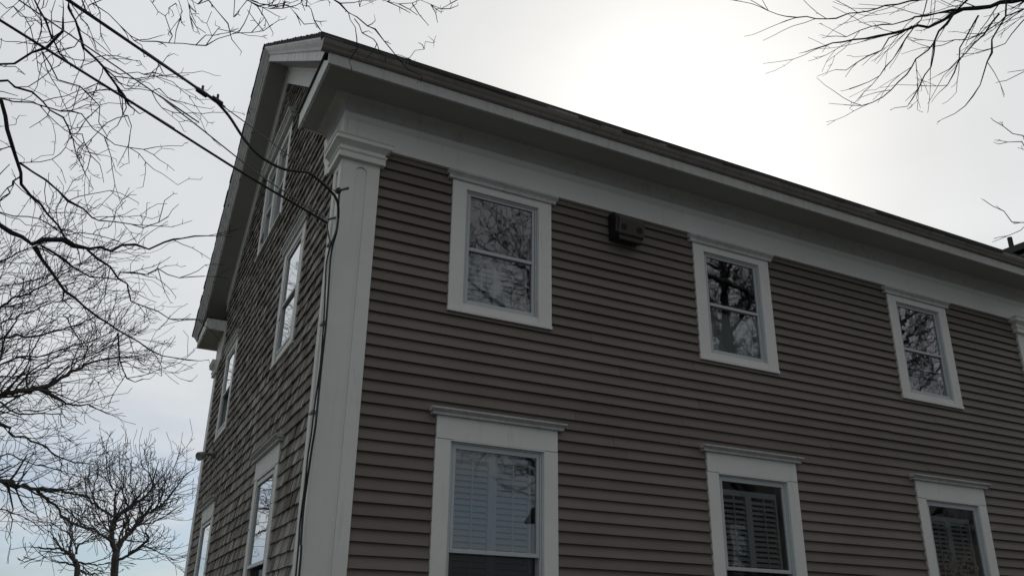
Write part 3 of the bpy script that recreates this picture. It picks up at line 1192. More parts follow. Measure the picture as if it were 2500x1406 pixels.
# A: thick twisted service drop, dead-ended near the corner
a0 = at(165, 0, 6.35)
a1 = at(345, 122, 6.45)
a2 = at(527, 247, 6.52)
pole_a = a0 + (a0 - a2) / np.linalg.norm(a0 - a2) * 14
sa = empty('service_cable', tuple(a2))
tag(sa, 'thick black twisted overhead cable with two splice sleeves, uppermost, looping to the house corner', 'cable', 'overhead service cables')
path = smooth_path([pole_a, a0, a1, a2], 50)
tw = [path + np.array([0.006 * np.cos(np.arange(50) * 1.7 + ph), 0 * np.arange(50), 0.006 * np.sin(np.arange(50) * 1.7 + ph)]).T for ph in (0, 3.14)]
mb = MB()
for q in tw:
    mb.tube(q, 0.0074, 6)
mb.build('conductor', M['black'], sa)
mb = MB()
loop = [a2, at(560, 285, 6.50), at(600, 345, 6.46), at(640, 385, 6.44), at(690, 412, 6.46), at(735, 419, 6.50), at(757, 424, 6.55), at(790, 450, 6.62), at(818, 480, 6.70), at(826, 508, 6.74), at(822, 560, 6.76), at(808, 598, 6.75)]
mb.tube(smooth_path(loop, 50), 0.0105, 7)
mb.build('loop', M['black'], sa)
mb = MB()
mb.tube(smooth_path([a2, at(640, 330, 6.6), at(745, 412, 6.65), at(822, 470, 6.74)], 14), 0.0042, 5)
mb.build('messenger', M['wire'], sa)
for (q, t_) in (((493, 226), 6.5), ((530, 247), 6.5)):
    c = at(q[0], q[1], t_)
    dr = (a2 - a0) / np.linalg.norm(a2 - a0)
    MB().tube([c - dr * 0.045, c - dr * 0.04, c + dr * 0.04, c + dr * 0.045], [0.008, 0.019, 0.019, 0.008], 8).build('splice_sleeve', M['black'], sa)
    MB().tube([c, c + np.array([0.0, 0, 0.055])], [0.012, 0.009], 6).build('splice_tail', M['black'], sa)

b_end = at(806, 545, 6.74)
for (name, q0, q1, qm, end, rad, mat_, lab) in (
        ('service_cable', (45, 0), (380, 229), (640, 432), (795, 533), 0.0048, 'wire', 'thin grey overhead cable, the middle one of those reaching the house corner'),
        ('service_cable', (0, 50), (300, 237), (590, 421), (800, 545), 0.0088, 'black', 'black overhead cable, lowest of those reaching the house corner')):
    e = at(end[0], end[1], 6.72)
    p0_, p1_ = at(q0[0], q0[1], 6.3), at(q1[0], q1[1], 6.45)
    pm_ = at(qm[0], qm[1], 6.60)
    far = p0_ + (p0_ - p1_) / np.linalg.norm(p0_ - p1_) * 14
    mb = MB()
    mb.tube(smooth_path([far, p0_, p1_, pm_, e], 60), rad, 6)
    o = mb.build(name, M[mat_], loc=tuple(e))
    tag(o, lab, 'cable', 'overhead service cables')
# cables hanging down the corner
down = empty('corner_cables', tuple(at(806, 545, 6.76)))
tag(down, 'bundle of black cables running down the shingles beside the corner pilaster', 'cable')
XC = 0.088


def onx(px, py, x):
    d = ray(px, py)
    return CAM + d * (x - CAM[0]) / d[0]


lines = [[(828, 470), (826, 510), (823, 560), (812, 600), (806, 640), (801, 720), (795, 800), (786, 880), (778, 960), (770, 1040), (762, 1090), (752, 1160), (742, 1230), (735, 1320), (730, 1406)],
         [(797, 545), (803, 580), (806, 600), (797, 640), (794, 700), (792, 760), (787, 830), (781, 900), (768, 990), (760, 1060), (752, 1110), (745, 1180), (732, 1280), (722, 1406)],
         [(757, 500), (765, 530), (776, 548), (788, 560)], [(775, 505), (783, 530), (785, 552)]]
for i, L_ in enumerate(lines):
    P = [onx(px, py, XC - 0.012 * (i % 2)) for px, py in L_]
    if i < 2:
        P.append(np.array([P[-1][0], P[-1][1], 0.4]))
    MB().tube(smooth_path(P, 60 if i < 2 else 14), [0.0082, 0.0066, 0.004, 0.004][i], 6).build('cable', M['black'], down)
for (px, py) in ((806, 597), (764, 1007), (790, 790)):
    c = onx(px, py, 0.105)
    MB().box(c[0] - 0.02, c[0] + 0.012, c[1] - 0.05, c[1] + 0.05, c[2] - 0.008, c[2] + 0.008).build('clamp', M['iron'], down)
# insulators that hold the cables
for k, ((px, py), lab) in enumerate((((826, 466), 'black wire hook on the corner pilaster under its capital'), ((797, 537), 'round grey insulator on a bracket at the corner, below the wire hook'))):
    c = onx(px, py, 0.06)
    ins = empty('cable_insulator', tuple(c))
    tag(ins, lab, 'insulator')
    mat_ = M['black'] if k == 0 else M['porcelain']
    MB().lathe(tuple(c + np.array([0, 0.02, 0])), (0, -1, 0), [(0.006, 0), (0.022, 0.004), (0.024, 0.012), (0.014, 0.02), (0.024, 0.028), (0.022, 0.036), (0.006, 0.04)], 14).build('spool', mat_, ins)
    MB().tube([tuple(c), tuple(c + np.array([0.02, -0.03, 0.0])), (0.122, c[1] - 0.07, c[2] + 0.005)], [0.008, 0.010, 0.012], 6).build('bracket', M['iron'], ins)

# street pole that carries the other ends, outside the frame on the left
pp = empty('utility_pole', (pole_a[0], pole_a[1], 0))
tag(pp, 'brown wooden utility pole carrying the overhead cables', 'utility pole')
MB().tube([(pole_a[0], pole_a[1], -0.5), (pole_a[0], pole_a[1], max(pole_a[2] + 1.0, 7))], [0.16, 0.12], 12).build('post', M['pole'], pp)
MB().box(pole_a[0] - 0.06, pole_a[0] + 0.06, pole_a[1] - 1.0, pole_a[1] + 1.0, pole_a[2] + 0.3, pole_a[2] + 0.42).build('crossarm', M['pole'], pp)

# ------------------------------------------------------------------ neighbouring roof beyond the right end
nb_ = empty('neighbour_house', (15.0, 7.0, 0))
tag(nb_, 'neighbouring house of which only a dark roof slope shows beyond the right eave', 'house')
xl, xr, xm = 11.5, 24.5, 18.0
zl = 9.362 + 0.459 * (xl - 14.762)
zm = 9.362 + 0.459 * (xm - 14.762)
MB().box(xl + 0.4, xr - 0.4, 3.9, 12.0, 0, zl - 0.05).build('wall', M['siding'], nb_)
mb = MB()
tri = [(xl + 0.4, zl - 0.05), (xr - 0.4, zl - 0.05), (xm, zm - 0.25)]
mb.prism([(x, 3.9, z) for x, z in tri], [(x, 12.0, z) for x, z in tri])
mb.build('gable', M['siding'], nb_)
mb = MB()
for (xa, xb) in ((xl, xm), (xr, xm)):
    a = [(xa, zl), (xb, zm), (xb, zm - 0.14), (xa, zl - 0.14)]
    mb.prism([(x, 3.5, z) for x, z in a], [(x, 12.4, z) for x, z in a])
rfn = mb.build('roof', M['roof'], nb_)
zp = 9.362 + 0.459 * (15.55 - 14.762)
MB().tube([(15.55, 3.62, zp - 0.1), (15.55, 3.62, zp + 0.21)], 0.05, 12).build('vent_pipe', M['roof'], nb_)

# ------------------------------------------------------------------ house across the road, mirrored in the lower panes
ah = empty('opposite_house', (25, -23, 0))
tag(ah, 'dark shingled house across the road behind the viewpoint', 'house')
ax0, ax1, ay0, ay1, ae = 16.6, 36.0, -27.0, -19.0, 6.6
mb = MB()
holes = [(x, x + 1.0, z, z + 1.6) for x in (17.6, 20.6) for z in (1.1, 4.2)]
holed_wall(mb, ax0, ax1, 0, ae, ay1 - 0.2, ay1, holes)
mb.box(ax0, ax1, ay0, ay0 + 0.2, 0, ae).box(ax0, ax0 + 0.2, ay0 + 0.21, ay1 - 0.21, 0, ae).box(ax1 - 0.2, ax1, ay0 + 0.21, ay1 - 0.21, 0, ae)
mb.build('wall', M['dark_siding'], ah)
ym = (ay0 + ay1) / 2
mb = MB()
for yy in (ay1 + 0.4, ay0 - 0.4):
    a = [(yy, ae - 0.05), (ym, ae + 3.2), (ym, ae + 3.35), (yy, ae + 0.10)]
    mb.prism([(ax0 - 0.4, y, z) for y, z in a], [(ax1 + 0.4, y, z) for y, z in a])
mb.build('roof', M['roof'], ah)
mb = MB()
for xx in (ax0, ax1 - 0.2):
    tri = [(ay0, ae), (ay1, ae), (ym, ae + 3.1)]
    mb.prism([(xx, y, z) for y, z in tri], [(xx + 0.2, y, z) for y, z in tri])
mb.build('gable', M['dark_siding'], ah)
for (a, b, c, d) in holes:
    mb = MB()
    for q in ((a - 0.1, a + 0.05, c - 0.1, d + 0.1), (b - 0.05, b + 0.1, c - 0.1, d + 0.1), (a + 0.051, b - 0.051, c - 0.1, c + 0.05), (a + 0.051, b - 0.051, d - 0.05, d + 0.1), (a + 0.051, b - 0.051, (c + d) / 2 - 0.03, (c + d) / 2 + 0.03)):
        mb.box(q[0], q[1], ay1 - 0.1, ay1 + 0.03, q[2], q[3])
    wf = mb.build('window', M['trim'], ah)
    MB().quad((b - 0.05, ay1 - 0.05, c + 0.05), (a + 0.05, ay1 - 0.05, c + 0.05), (a + 0.05, ay1 - 0.05, d - 0.05), (b - 0.05, ay1 - 0.05, d - 0.05)).build('pane', M['glass'], wf, fix=False)

# ------------------------------------------------------------------ trees
UPV = np.array([0, 0, 1.0])


def unit(v_):
    return v_ / (np.linalg.norm(v_) + 1e-12)


class Tree:
    """collects tubes of one tree: trunk, limbs and twigs"""

    def __init__(self, seed):
        self.r = random.Random(seed)
        self.tw = MB()
        self.limbs = []
        self.trunk = MB()

    def rv(self):
        g_ = self.r.gauss
        return np.array([g_(0, 1), g_(0, 1), g_(0, 1)])

    def side(self, d, ang):
        q = np.cross(d, self.rv())
        q = unit(q)
        return unit(d * math.cos(ang) + q * math.sin(ang))

    def twig(self, p, d, L, r, lev, P):
        """one twig and its side twigs; P: seg, wig, trop, ang, dens, spur, ratio"""
        n = max(2, int(L / P['seg']))
        pts = [np.array(p)]
        d = unit(np.array(d))
        dirs = [d]
        for i in range(n):
            d = unit(d + self.rv() * P['wig'] + np.asarray(P['trop']) * (0.4 + 0.6 * i / n))
            pts.append(pts[-1] + d * (L / n))
            dirs.append(d)
        rt = max(P.get('rmin', 0.0018), r * 0.45)
        rad = np.linspace(r, rt, len(pts))
        self.tw.tube(pts, rad, 3 if r < 0.012 else 4)
        if lev > 0:
            for i in range(1, len(pts)):
                if self.r.random() < P['dens']:
                    f_ = i / len(pts)
                    self.twig(pts[i], self.side(dirs[i], self.r.uniform(*P['ang'])), L * P['ratio'] * self.r.uniform(0.5, 1.2) * (1 - 0.4 * f_),
                              max(P.get('rmin', 0.0018), rad[i] * 0.62), lev - 1, P)
        if P['spur']:
            for i in range(1, len(pts)):
                if self.r.random() < P['spur']:
                    dd = self.side(dirs[i], 1.1)
                    l_ = self.r.uniform(0.02, 0.055)
                    self.tw.tube([pts[i], pts[i] + dd * l_], [rad[i] * 0.9, rad[i] * 0.45], 3)

    def limb(self, pts, r0, r1, P, n=None, twigs=True, tl=(0.3, 0.8), tdens=3.0, tr=0.35, lev=1, knob=0.0, k=6, start=0.0, minr=0.004):
        """a limb along given points, with twigs set along it"""
        pts = np.asarray(pts, float)
        L = np.linalg.norm(np.diff(pts, axis=0), axis=1).sum()
        n = n or max(8, int(L / 0.09))
        S = smooth_path(pts, n)
        fr_ = np.linspace(0, 1, n)
        S = S + np.array([self.rv() for _ in range(n)]) * (0.012 + knob * 0.5) * np.sin(np.pi * np.clip(fr_, 0.02, 0.98))[:, None]
        rad = (r0 + (r1 - r0) * fr_ ** 0.8)
        if knob:
            rad = rad * np.array([1 + (self.r.random() < 0.22) * self.r.uniform(0.15, 0.7) + self.r.uniform(-0.1, 0.1) for _ in range(n)])
        b = MB()
        b.tube(S, rad, k)
        self.limbs.append((b, tuple(S[0])))
        if twigs:
            cnt = max(2, int(L * tdens))
            for j in range(cnt):
                f_ = start + (1 - start) * (j + self.r.random()) / cnt
                i = min(int(f_ * (n - 1)), n - 2)
                d = unit(S[i + 1] - S[i])
                self.twig(S[i], self.side(d, self.r.uniform(*P['ang'])), self.r.uniform(*tl), max(minr, rad[i] * tr), lev, P)
            self.twig(S[-1], unit(S[-1] - S[-3]), self.r.uniform(*tl) * 0.3, r1, max(0, lev - 1), P)
        return S

    def build(self, name, base, label, mat, group=None, cat='tree'):
        e = empty(name, base)
        tag(e, label, cat, group)
        if self.trunk.v:
            self.trunk.build('trunk', mat, e, smooth=True, fix=False)
        for b, _ in self.limbs:
            b.build('limb', mat, e, smooth=True, fix=False)
        if self.tw.v:
            self.tw.build('crown', mat, e, fix=False, kind='stuff')
        return e


def px_path(pts, t0, t1=None, wob=0.0, r=None):
    t1 = t1 if t1 is not None else t0
    n = len(pts)
    return [at(px, py, t0 + (t1 - t0) * i / max(1, n - 1) + (r.uniform(-wob, wob) if r else 0)) for i, (px, py) in enumerate(pts)]


# --- big knobbly tree on the left whose limbs hang over the gable
T = Tree(11)
base = (-6.6, 1.2, 0)
tk = [np.array(base) + np.array([0, 0, -0.3]), np.array([-6.55, 1.15, 2.0]), np.array([-6.4, 1.05, 4.2]), np.array([-6.2, 0.8, 6.2]), np.array([-5.9, 0.4, 8.5]), np.array([-5.6, 0.1, 11.0])]
T.trunk.tube(smooth_path(tk, 30), np.linspace(0.34, 0.11, 30), 12)
NP = dict(seg=0.075, wig=0.28, trop=(0.05, 0, -0.02), ang=(0.45, 1.1), dens=0.20, spur=0.45, ratio=0.6, rmin=0.0023)
# overhead bough above the frame
over = [tk[3], np.array([-4.6, -0.6, 7.6]), np.array([-2.8, -1.6, 8.3]), np.array([-1.0, -2.2, 8.4]), np.array([0.6, -2.6, 8.3])]
T.limb(over, 0.13, 0.05, NP, twigs=False, k=10)
up2 = [tk[4], np.array([-5.0, -1.4, 10.2]), np.array([-3.8, -3.2, 11.4]), np.array([-2.6, -4.6, 12.0])]
T.limb(up2, 0.09, 0.02, NP, twigs=False, k=8)
low_b = [tk[2], np.array([-5.0, 0.75, 4.7]), np.array([-3.7, 0.5, 5.2]), at(-70, 205, 6.9)]
T.limb(low_b, 0.10, 0.045, NP, twigs=False, k=10)
low_c = [tk[1], np.array([-5.0, 1.0, 3.3]), np.array([-3.5, 0.8, 4.0]), at(-70, 520, 7.1)]
T.limb(low_c, 0.11, 0.04, NP, twigs=False, k=10)
A1 = [np.array(over[1]), np.array(over[2])]


def traced(pts, t0, t1, r0, r1, pre=None, tl=(0.15, 0.7), td=6.5, lev=2, P=NP, knob=0.01, tree=None, start=0.0):
    tree = tree or T
    q = px_path(pts, t0, t1, 0.06, tree.r)
    if pre is not None:
        q = [np.asarray(p) for p in pre] + q
    if tree is T:
        r0 *= 0.66
    return tree.limb(q, r0, r1, P, tl=tl, tdens=td, lev=lev, knob=knob, start=start)


px1 = 6.9 / 2036
traced([(164, 0), (177, 30), (196, 81), (203, 113), (230, 141), (252, 164), (273, 192), (299, 230), (314, 256)], 6.6, 6.9, 0.020, 0.008, [over[1], at(140, -160, 6.6)], start=0.35)
traced([(273, 192), (299, 250), (299, 273), (314, 294), (322, 316), (314, 354)], 6.9, 6.9, 0.007, 0.003)
traced([(81, 0), (107, 38), (124, 81), (137, 111), (149, 137), (164, 149)], 6.8, 6.9, 0.014, 0.006, [over[1], at(50, -140, 6.8)], start=0.4)
traced([(0, 154), (26, 149), (64, 141), (102, 126), (128, 107), (147, 92), (154, 43)], 6.9, 6.7, 0.016, 0.005, [low_b[3]], start=0.1)
S4 = traced([(0, 239), (9, 299), (13, 337), (30, 363), (47, 397), (51, 431), (60, 452), (85, 487), (111, 508), (141, 546), (162, 585), (184, 598)], 6.9, 7.1, 0.024, 0.007, [low_b[3]], td=3.5)
traced([(47, 397), (98, 431), (128, 452), (171, 487), (201, 512), (239, 534), (299, 542), (363, 551), (410, 529)], 7.0, 7.0, 0.013, 0.003)
traced([(0, 196), (26, 205), (51, 222), (77, 235), (119, 260), (145, 273), (166, 307), (192, 324), (205, 341), (209, 367), (243, 401)], 6.9, 7.1, 0.013, 0.003, [low_b[3]])
traced([(0, 240), (55, 250), (100, 262), (141, 269), (184, 277), (213, 299), (243, 329), (277, 350), (329, 367), (380, 359)], 7.2, 7.2, 0.010, 0.003, [low_b[3]])
traced([(0, 553), (28, 571), (53, 580), (76, 598), (94, 594), (142, 589), (178, 596), (213, 610), (249, 607), (295, 603), (327, 598), (373, 603), (409, 592), (445, 582), (480, 575), (534, 576)], 7.1, 7.3, 0.034, 0.003, [low_c[3]], td=3.5)
traced([(85, 603), (103, 635), (132, 667), (157, 696), (185, 721), (217, 745), (242, 770), (274, 795), (302, 817), (338, 838), (384, 863), (423, 873), (484, 881)], 7.1, 7.3, 0.021, 0.003, td=3.0)
traced([(100, 600), (142, 624), (178, 653), (213, 674), (249, 685), (288, 685), (309, 671), (341, 667), (391, 665), (427, 678), (498, 674)], 7.1, 7.3, 0.012, 0.003)
traced([(213, 610), (256, 642), (292, 681), (313, 703), (327, 728), (377, 767), (409, 776), (480, 779)], 7.15, 7.3, 0.013, 0.003)
traced([(288, 813), (293, 859), (292, 884), (320, 930), (349, 925)], 7.2, 7.3, 0.010, 0.003)
traced([(157, 696), (162, 740), (168, 790)], 7.1, 7.15, 0.009, 0.004)
traced([(0, 520), (60, 528), (120, 548), (160, 566), (230, 575), (290, 590)], 7.4, 7.4, 0.008, 0.003, [low_c[3]])
traced([(51, 431), (20, 470), (0, 490)], 7.0, 7.0, 0.010, 0.005)
traced([(166, 307), (165, 330), (200, 400), (205, 420)], 7.0, 7.0, 0.006, 0.003)
traced([(102, 126), (150, 190), (200, 215), (230, 240), (245, 300), (260, 330)], 6.9, 7.0, 0.008, 0.003)
traced([(0, 10), (40, 30), (80, 60), (60, 80)], 7.2, 7.2, 0.005, 0.003, [at(-60, -40, 7.2)])
# twigs that come down from the overhead bough across the eave
ov = np.array(over[3])
traced([(811, 0), (828, 10), (850, 31), (865, 46), (896, 60), (910, 70), (942, 108), (967, 134), (979, 151), (990, 155)], 6.0, 6.2, 0.011, 0.004, [over[4], at(770, -70, 6.0)], tl=(0.05, 0.22), td=3, start=0.45)
traced([(850, 31), (858, 54), (869, 74), (875, 105), (873, 122), (860, 134), (850, 151), (859, 168)], 6.05, 6.2, 0.0045, 0.0022, tl=(0.04, 0.12), td=3)
traced([(865, 46), (879, 65), (910, 97), (926, 122), (939, 137)], 6.05, 6.15, 0.0055, 0.003, tl=(0.04, 0.15), td=3)
traced([(967, 134), (996, 142), (1010, 131), (1030, 111), (1058, 105)], 6.15, 6.2, 0.0032, 0.002, tl=(0.04, 0.12), td=3)
traced([(694, 0), (708, 17), (725, 37), (742, 60), (768, 58)], 6.2, 6.2, 0.005, 0.0025, [over[4], at(670, -60, 6.2)], tl=(0.05, 0.2), td=3, start=0.5)
traced([(739, 0), (757, 17), (765, 43), (771, 61), (782, 74)], 6.2, 6.2, 0.005, 0.0025, [over[4], at(715, -60, 6.2)], tl=(0.05, 0.15), td=3, start=0.5)
traced([(600, 5), (628, 11), (671, 13), (694, 8)], 6.2, 6.2, 0.004, 0.003, [at(560, -30, 6.3)], tl=(0.05, 0.2))
traced([(924, 0), (933, 7), (964, 7), (996, 8), (1021, 0), (1044, 8), (1084, 21), (1099, 11), (1099, 0)], 6.0, 6.0, 0.005, 0.0022, [over[4], at(900, -50, 6.0)], tl=(0.05, 0.2), start=0.5)
traced([(222, 0), (273, 43), (316, 85), (350, 100), (405, 104), (461, 107), (491, 115), (529, 96), (559, 87)], 6.5, 6.6, 0.008, 0.003, [over[2], at(190, -80, 6.4)], td=3.5, start=0.4)
traced([(504, 0), (538, 38), (559, 64), (563, 85), (597, 81), (640, 77), (666, 60)], 6.3, 6.4, 0.008, 0.0025, [over[3], at(470, -90, 6.3)], tl=(0.1, 0.35), td=5, start=0.45)
traced([(427, 0), (440, 40), (440, 60), (425, 65)], 6.4, 6.4, 0.004, 0.002, [over[2], at(420, -60, 6.4)], tl=(0.05, 0.2), start=0.6)
traced([(460, 0), (465, 45), (470, 70)], 6.4, 6.4, 0.004, 0.002, [over[2], at(450, -60, 6.4)], tl=(0.05, 0.2), start=0.6)
traced([(316, 85), (345, 130), (375, 150), (400, 180)], 6.6, 6.7, 0.005, 0.0025, tl=(0.05, 0.3))
traced([(230, 141), (290, 185), (330, 190), (365, 180), (400, 185)], 6.8, 6.8, 0.005, 0.0025)
traced([(252, 164), (300, 215), (340, 225), (385, 210), (415, 240), (445, 255)], 6.9, 6.9, 0.006, 0.0025)
traced([(600, 0), (640, 20), (680, 22), (720, 15)], 6.1, 6.2, 0.005, 0.003, [over[3], at(580, -50, 6.2)], tl=(0.05, 0.25), start=0.6)
T.build('overhanging_tree', base, 'large bare tree with knobbly dark limbs hanging over the gable from the left', M['bark'])

# --- bare tree at the upper right
T2 = Tree(23)
base2 = (11.2, -5.2, 0)
tk2 = [np.array([11.2, -5.2, -0.3]), np.array([11.15, -5.15, 2.5]), np.array([11.0, -5.0, 5.0]), np.array([10.8, -4.9, 8.0]), np.array([10.7, -4.8, 11.0])]
T2.trunk.tube(smooth_path(tk2, 24), np.linspace(0.24, 0.07, 24), 12)
RP = dict(seg=0.09, wig=0.12, trop=(-0.05, 0.0, 0.03), ang=(0.3, 0.7), dens=0.20, spur=0.12, ratio=0.55, rmin=0.0024)
m1 = [tk2[2], np.array([9.0, -4.2, 7.2]), at(2620, -60, 9.2)]
T2.limb(m1, 0.08, 0.034, RP, twigs=False, k=8)
m2 = [tk2[1] * 0.4 + tk2[2] * 0.6, np.array([9.0, -3.9, 5.0]), at(2580, 450, 9.2)]
T2.limb(m2, 0.05, 0.015, RP, twigs=False, k=8)
rt = dict(P=RP, knob=0.004, tree=T2)
J = m1[2]
traced([(2560, -20), (2466, 4), (2410, 17), (2350, 23), (2312, 43), (2265, 64), (2210, 79), (2129, 90), (2047, 102), (2005, 115), (1966, 128)], 9.2, 9.0, 0.028, 0.004, [J], tl=(0.2, 0.7), td=6, **rt)
traced([(2461, 0), (2453, 43), (2432, 98), (2410, 162), (2389, 209), (2372, 243), (2346, 269), (2304, 290)], 9.0, 8.8, 0.012, 0.003, [J], tl=(0.12, 0.4), td=1.6, **rt)
traced([(2359, 0), (2321, 38), (2295, 77), (2278, 111), (2244, 149), (2210, 183), (2175, 218), (2141, 243), (2107, 258), (2060, 256)], 9.0, 8.8, 0.016, 0.003, [J, at(2420, -60, 9.0)], tl=(0.2, 0.6), td=4.5, start=0.25, **rt)
traced([(2257, 0), (2184, 8), (2141, 26), (2099, 30), (2039, 45), (1966, 45), (1924, 43), (1890, 34), (1834, 2)], 9.0, 8.8, 0.012, 0.003, [J, at(2330, -20, 9.1)], tl=(0.2, 0.6), td=5.5, start=0.25, **rt)
traced([(2282, 102), (2274, 158), (2252, 196), (2235, 235), (2214, 258), (2184, 264)], 9.0, 8.9, 0.008, 0.003, tl=(0.1, 0.4), td=2.5, **rt)
traced([(2265, 0), (2252, 43), (2210, 98), (2184, 141), (2158, 171), (2120, 200), (2073, 218)], 9.1, 8.9, 0.009, 0.003, [J, at(2300, -60, 9.1)], tl=(0.2, 0.5), td=2.5, start=0.3, **rt)
traced([(2227, 64), (2175, 94), (2133, 128), (2073, 166), (2039, 171)], 9.0, 9.0, 0.008, 0.003, tl=(0.2, 0.6), td=4, **rt)
traced([(2440, 34), (2397, 94), (2355, 132), (2312, 171), (2291, 183)], 9.0, 9.0, 0.009, 0.003, tl=(0.2, 0.6), td=2.5, **rt)
traced([(2389, 38), (2346, 115), (2333, 162), (2312, 209), (2293, 226)], 9.0, 9.0, 0.008, 0.003, tl=(0.25, 0.7), td=4.5, **rt)
traced([(2500, 51), (2466, 90), (2436, 115), (2397, 124)], 9.2, 9.1, 0.008, 0.003, [J], tl=(0.2, 0.6), td=5, **rt)
traced([(2500, 20), (2430, 60), (2380, 90), (2300, 110), (2250, 118)], 9.3, 9.4, 0.008, 0.003, [J], tl=(0.2, 0.7), td=6, **rt)
traced([(2350, 23), (2290, 30), (2230, 45), (2160, 60), (2080, 85), (2020, 90)], 9.1, 9.2, 0.009, 0.003, tl=(0.2, 0.7), td=6, **rt)
traced([(2500, 171), (2466, 192), (2440, 200)], 9.2, 9.2, 0.004, 0.003, [at(2600, 80, 9.2)], tl=(0.1, 0.25), td=2, **rt)
for q, pre in (([(2500, 337), (2466, 320), (2425, 294)], None), ([(2500, 356), (2440, 352)], None), ([(2500, 546), (2449, 516), (2402, 489)], None), ([(2500, 555), (2436, 580)], None)):
    q = [tuple(a) for a in q]
    traced(q, 9.2, 9.1, 0.0048, 0.003, [m2[2]], tl=(0.08, 0.2), td=0.8, start=0.5, **rt)
T2.build('roadside_tree', base2, 'bare tree reaching in at the upper right corner with long fine upturned twigs', M['bark'])

# --- dense upright-twigged tree on the left, further off
T3 = Tree(37)
TD = 17.5
b3 = at(-190, 1390, TD)
base3 = (b3[0], b3[1], 0)
tk3 = [np.array([b3[0], b3[1], -0.3]), at(-190, 1300, TD), at(-170, 1120, TD), at(-150, 900, TD), at(-140, 660, TD)]
T3.trunk.tube(smooth_path(tk3, 24), np.linspace(0.34, 0.10, 24), 10)
KP = dict(seg=0.16, wig=0.15, trop=(0.03, 0, 0.13), ang=(0.4, 1.0), dens=0.46, spur=0.0, ratio=0.6, rmin=0.0052)
kt = dict(P=KP, knob=0.02, tree=T3)
traced([(0, 966), (36, 955), (71, 952), (107, 945), (142, 930), (178, 909), (213, 888), (249, 879), (285, 873), (340, 868)], TD, TD, 0.085, 0.008, [tk3[2], at(-80, 1010, TD)], tl=(0.5, 1.6), td=11, lev=2, start=0.15, **kt)
traced([(0, 827), (36, 822), (71, 822), (117, 813), (180, 795), (240, 770)], TD, TD + .5, 0.05, 0.008, [tk3[2], at(-80, 900, TD)], tl=(0.5, 1.4), td=10, lev=2, start=0.25, **kt)
traced([(0, 749), (21, 731), (46, 724), (78, 713), (120, 690), (170, 660)], TD, TD - .5, 0.045, 0.008, [tk3[3], at(-80, 790, TD)], tl=(0.4, 1.3), td=10, lev=2, start=0.25, **kt)
traced([(0, 1177), (39, 1184), (84, 1190), (130, 1200), (169, 1203), (208, 1210), (250, 1222)], TD, TD, 0.075, 0.010, [tk3[1], at(-80, 1185, TD)], tl=(0.4, 1.1), td=13, lev=2, start=0.2, **kt)
traced([(0, 1038), (32, 1057), (65, 1070), (97, 1083), (136, 1112), (175, 1127), (221, 1132)], TD, TD + .3, 0.04, 0.008, [tk3[2], at(-80, 1030, TD)], tl=(0.4, 1.0), td=9, lev=2, start=0.2, **kt)
traced([(97, 950), (146, 976), (182, 989), (227, 992), (262, 1010)], TD, TD, 0.03, 0.007, tl=(0.3, 0.9), td=9, lev=2, **kt)
DP = dict(KP, trop=(0.02, 0, -0.05))
traced([(91, 1197), (130, 1235), (162, 1265), (195, 1281), (240, 1300)], TD, TD, 0.03, 0.008, tl=(0.3, 0.9), td=9, lev=2, P=DP, knob=0.02, tree=T3)
traced([(20, 1185), (30, 1230), (28, 1270), (24, 1300)], TD, TD, 0.02, 0.006, tl=(0.3, 0.7), td=5, lev=1, P=DP, knob=0.02, tree=T3)
traced([(0, 640), (40, 620), (90, 600), (130, 585)], TD, TD, 0.03, 0.008, [tk3[3], at(-80, 700, TD)], tl=(0.4, 1.3), td=10, lev=2, start=0.3, **kt)
traced([(0, 890), (50, 870), (100, 872), (160, 850), (230, 830), (290, 800)], TD + .8, TD + 1, 0.035, 0.007, [tk3[2], at(-80, 930, TD)], tl=(0.4, 1.3), td=10, lev=2, start=0.25, **kt)
for q_, dd in (([(0, 700), (60, 690), (130, 668), (200, 640), (250, 600)], .6), ([(0, 790), (50, 770), (110, 745), (170, 730), (230, 700)], -.6),
               ([(0, 920), (60, 915), (130, 890), (200, 870), (270, 835), (330, 800)], 1.2), ([(0, 1010), (50, 1000), (110, 1000), (170, 985), (230, 960)], .8),
               ([(0, 1110), (50, 1120), (100, 1135), (150, 1150), (200, 1165)], .9), ([(0, 1240), (40, 1255), (80, 1275), (110, 1300)], -.4)):
    traced(q_, TD + dd, TD + dd * 1.3, 0.026, 0.006, [tk3[2], at(-90, q_[0][1] + 40, TD + dd)], tl=(0.4, 1.2), td=9, lev=2, start=0.3, P=dict(KP, rmin=0.0045), knob=0.02, tree=T3)
T3.build('dense_tree', base3, 'bare tree thick with fine upright twigs beyond the left edge, behind the knobbly limbs', M['bark2'])

# --- small spreading tree at the lower left, and one behind it
T4 = Tree(41)
SD = 36.0
b4 = at(284, 1500, SD)
base4 = (b4[0], b4[1], 0)
KS = dict(seg=0.24, wig=0.17, trop=(0.0, 0, 0.17), ang=(0.35, 0.9), dens=0.44, spur=0.0, ratio=0.6, rmin=0.0095)
k4 = 456 / 1406


def z0b(L_):
    return [(x * k4, 950 + y * k4) for x, y in L_]


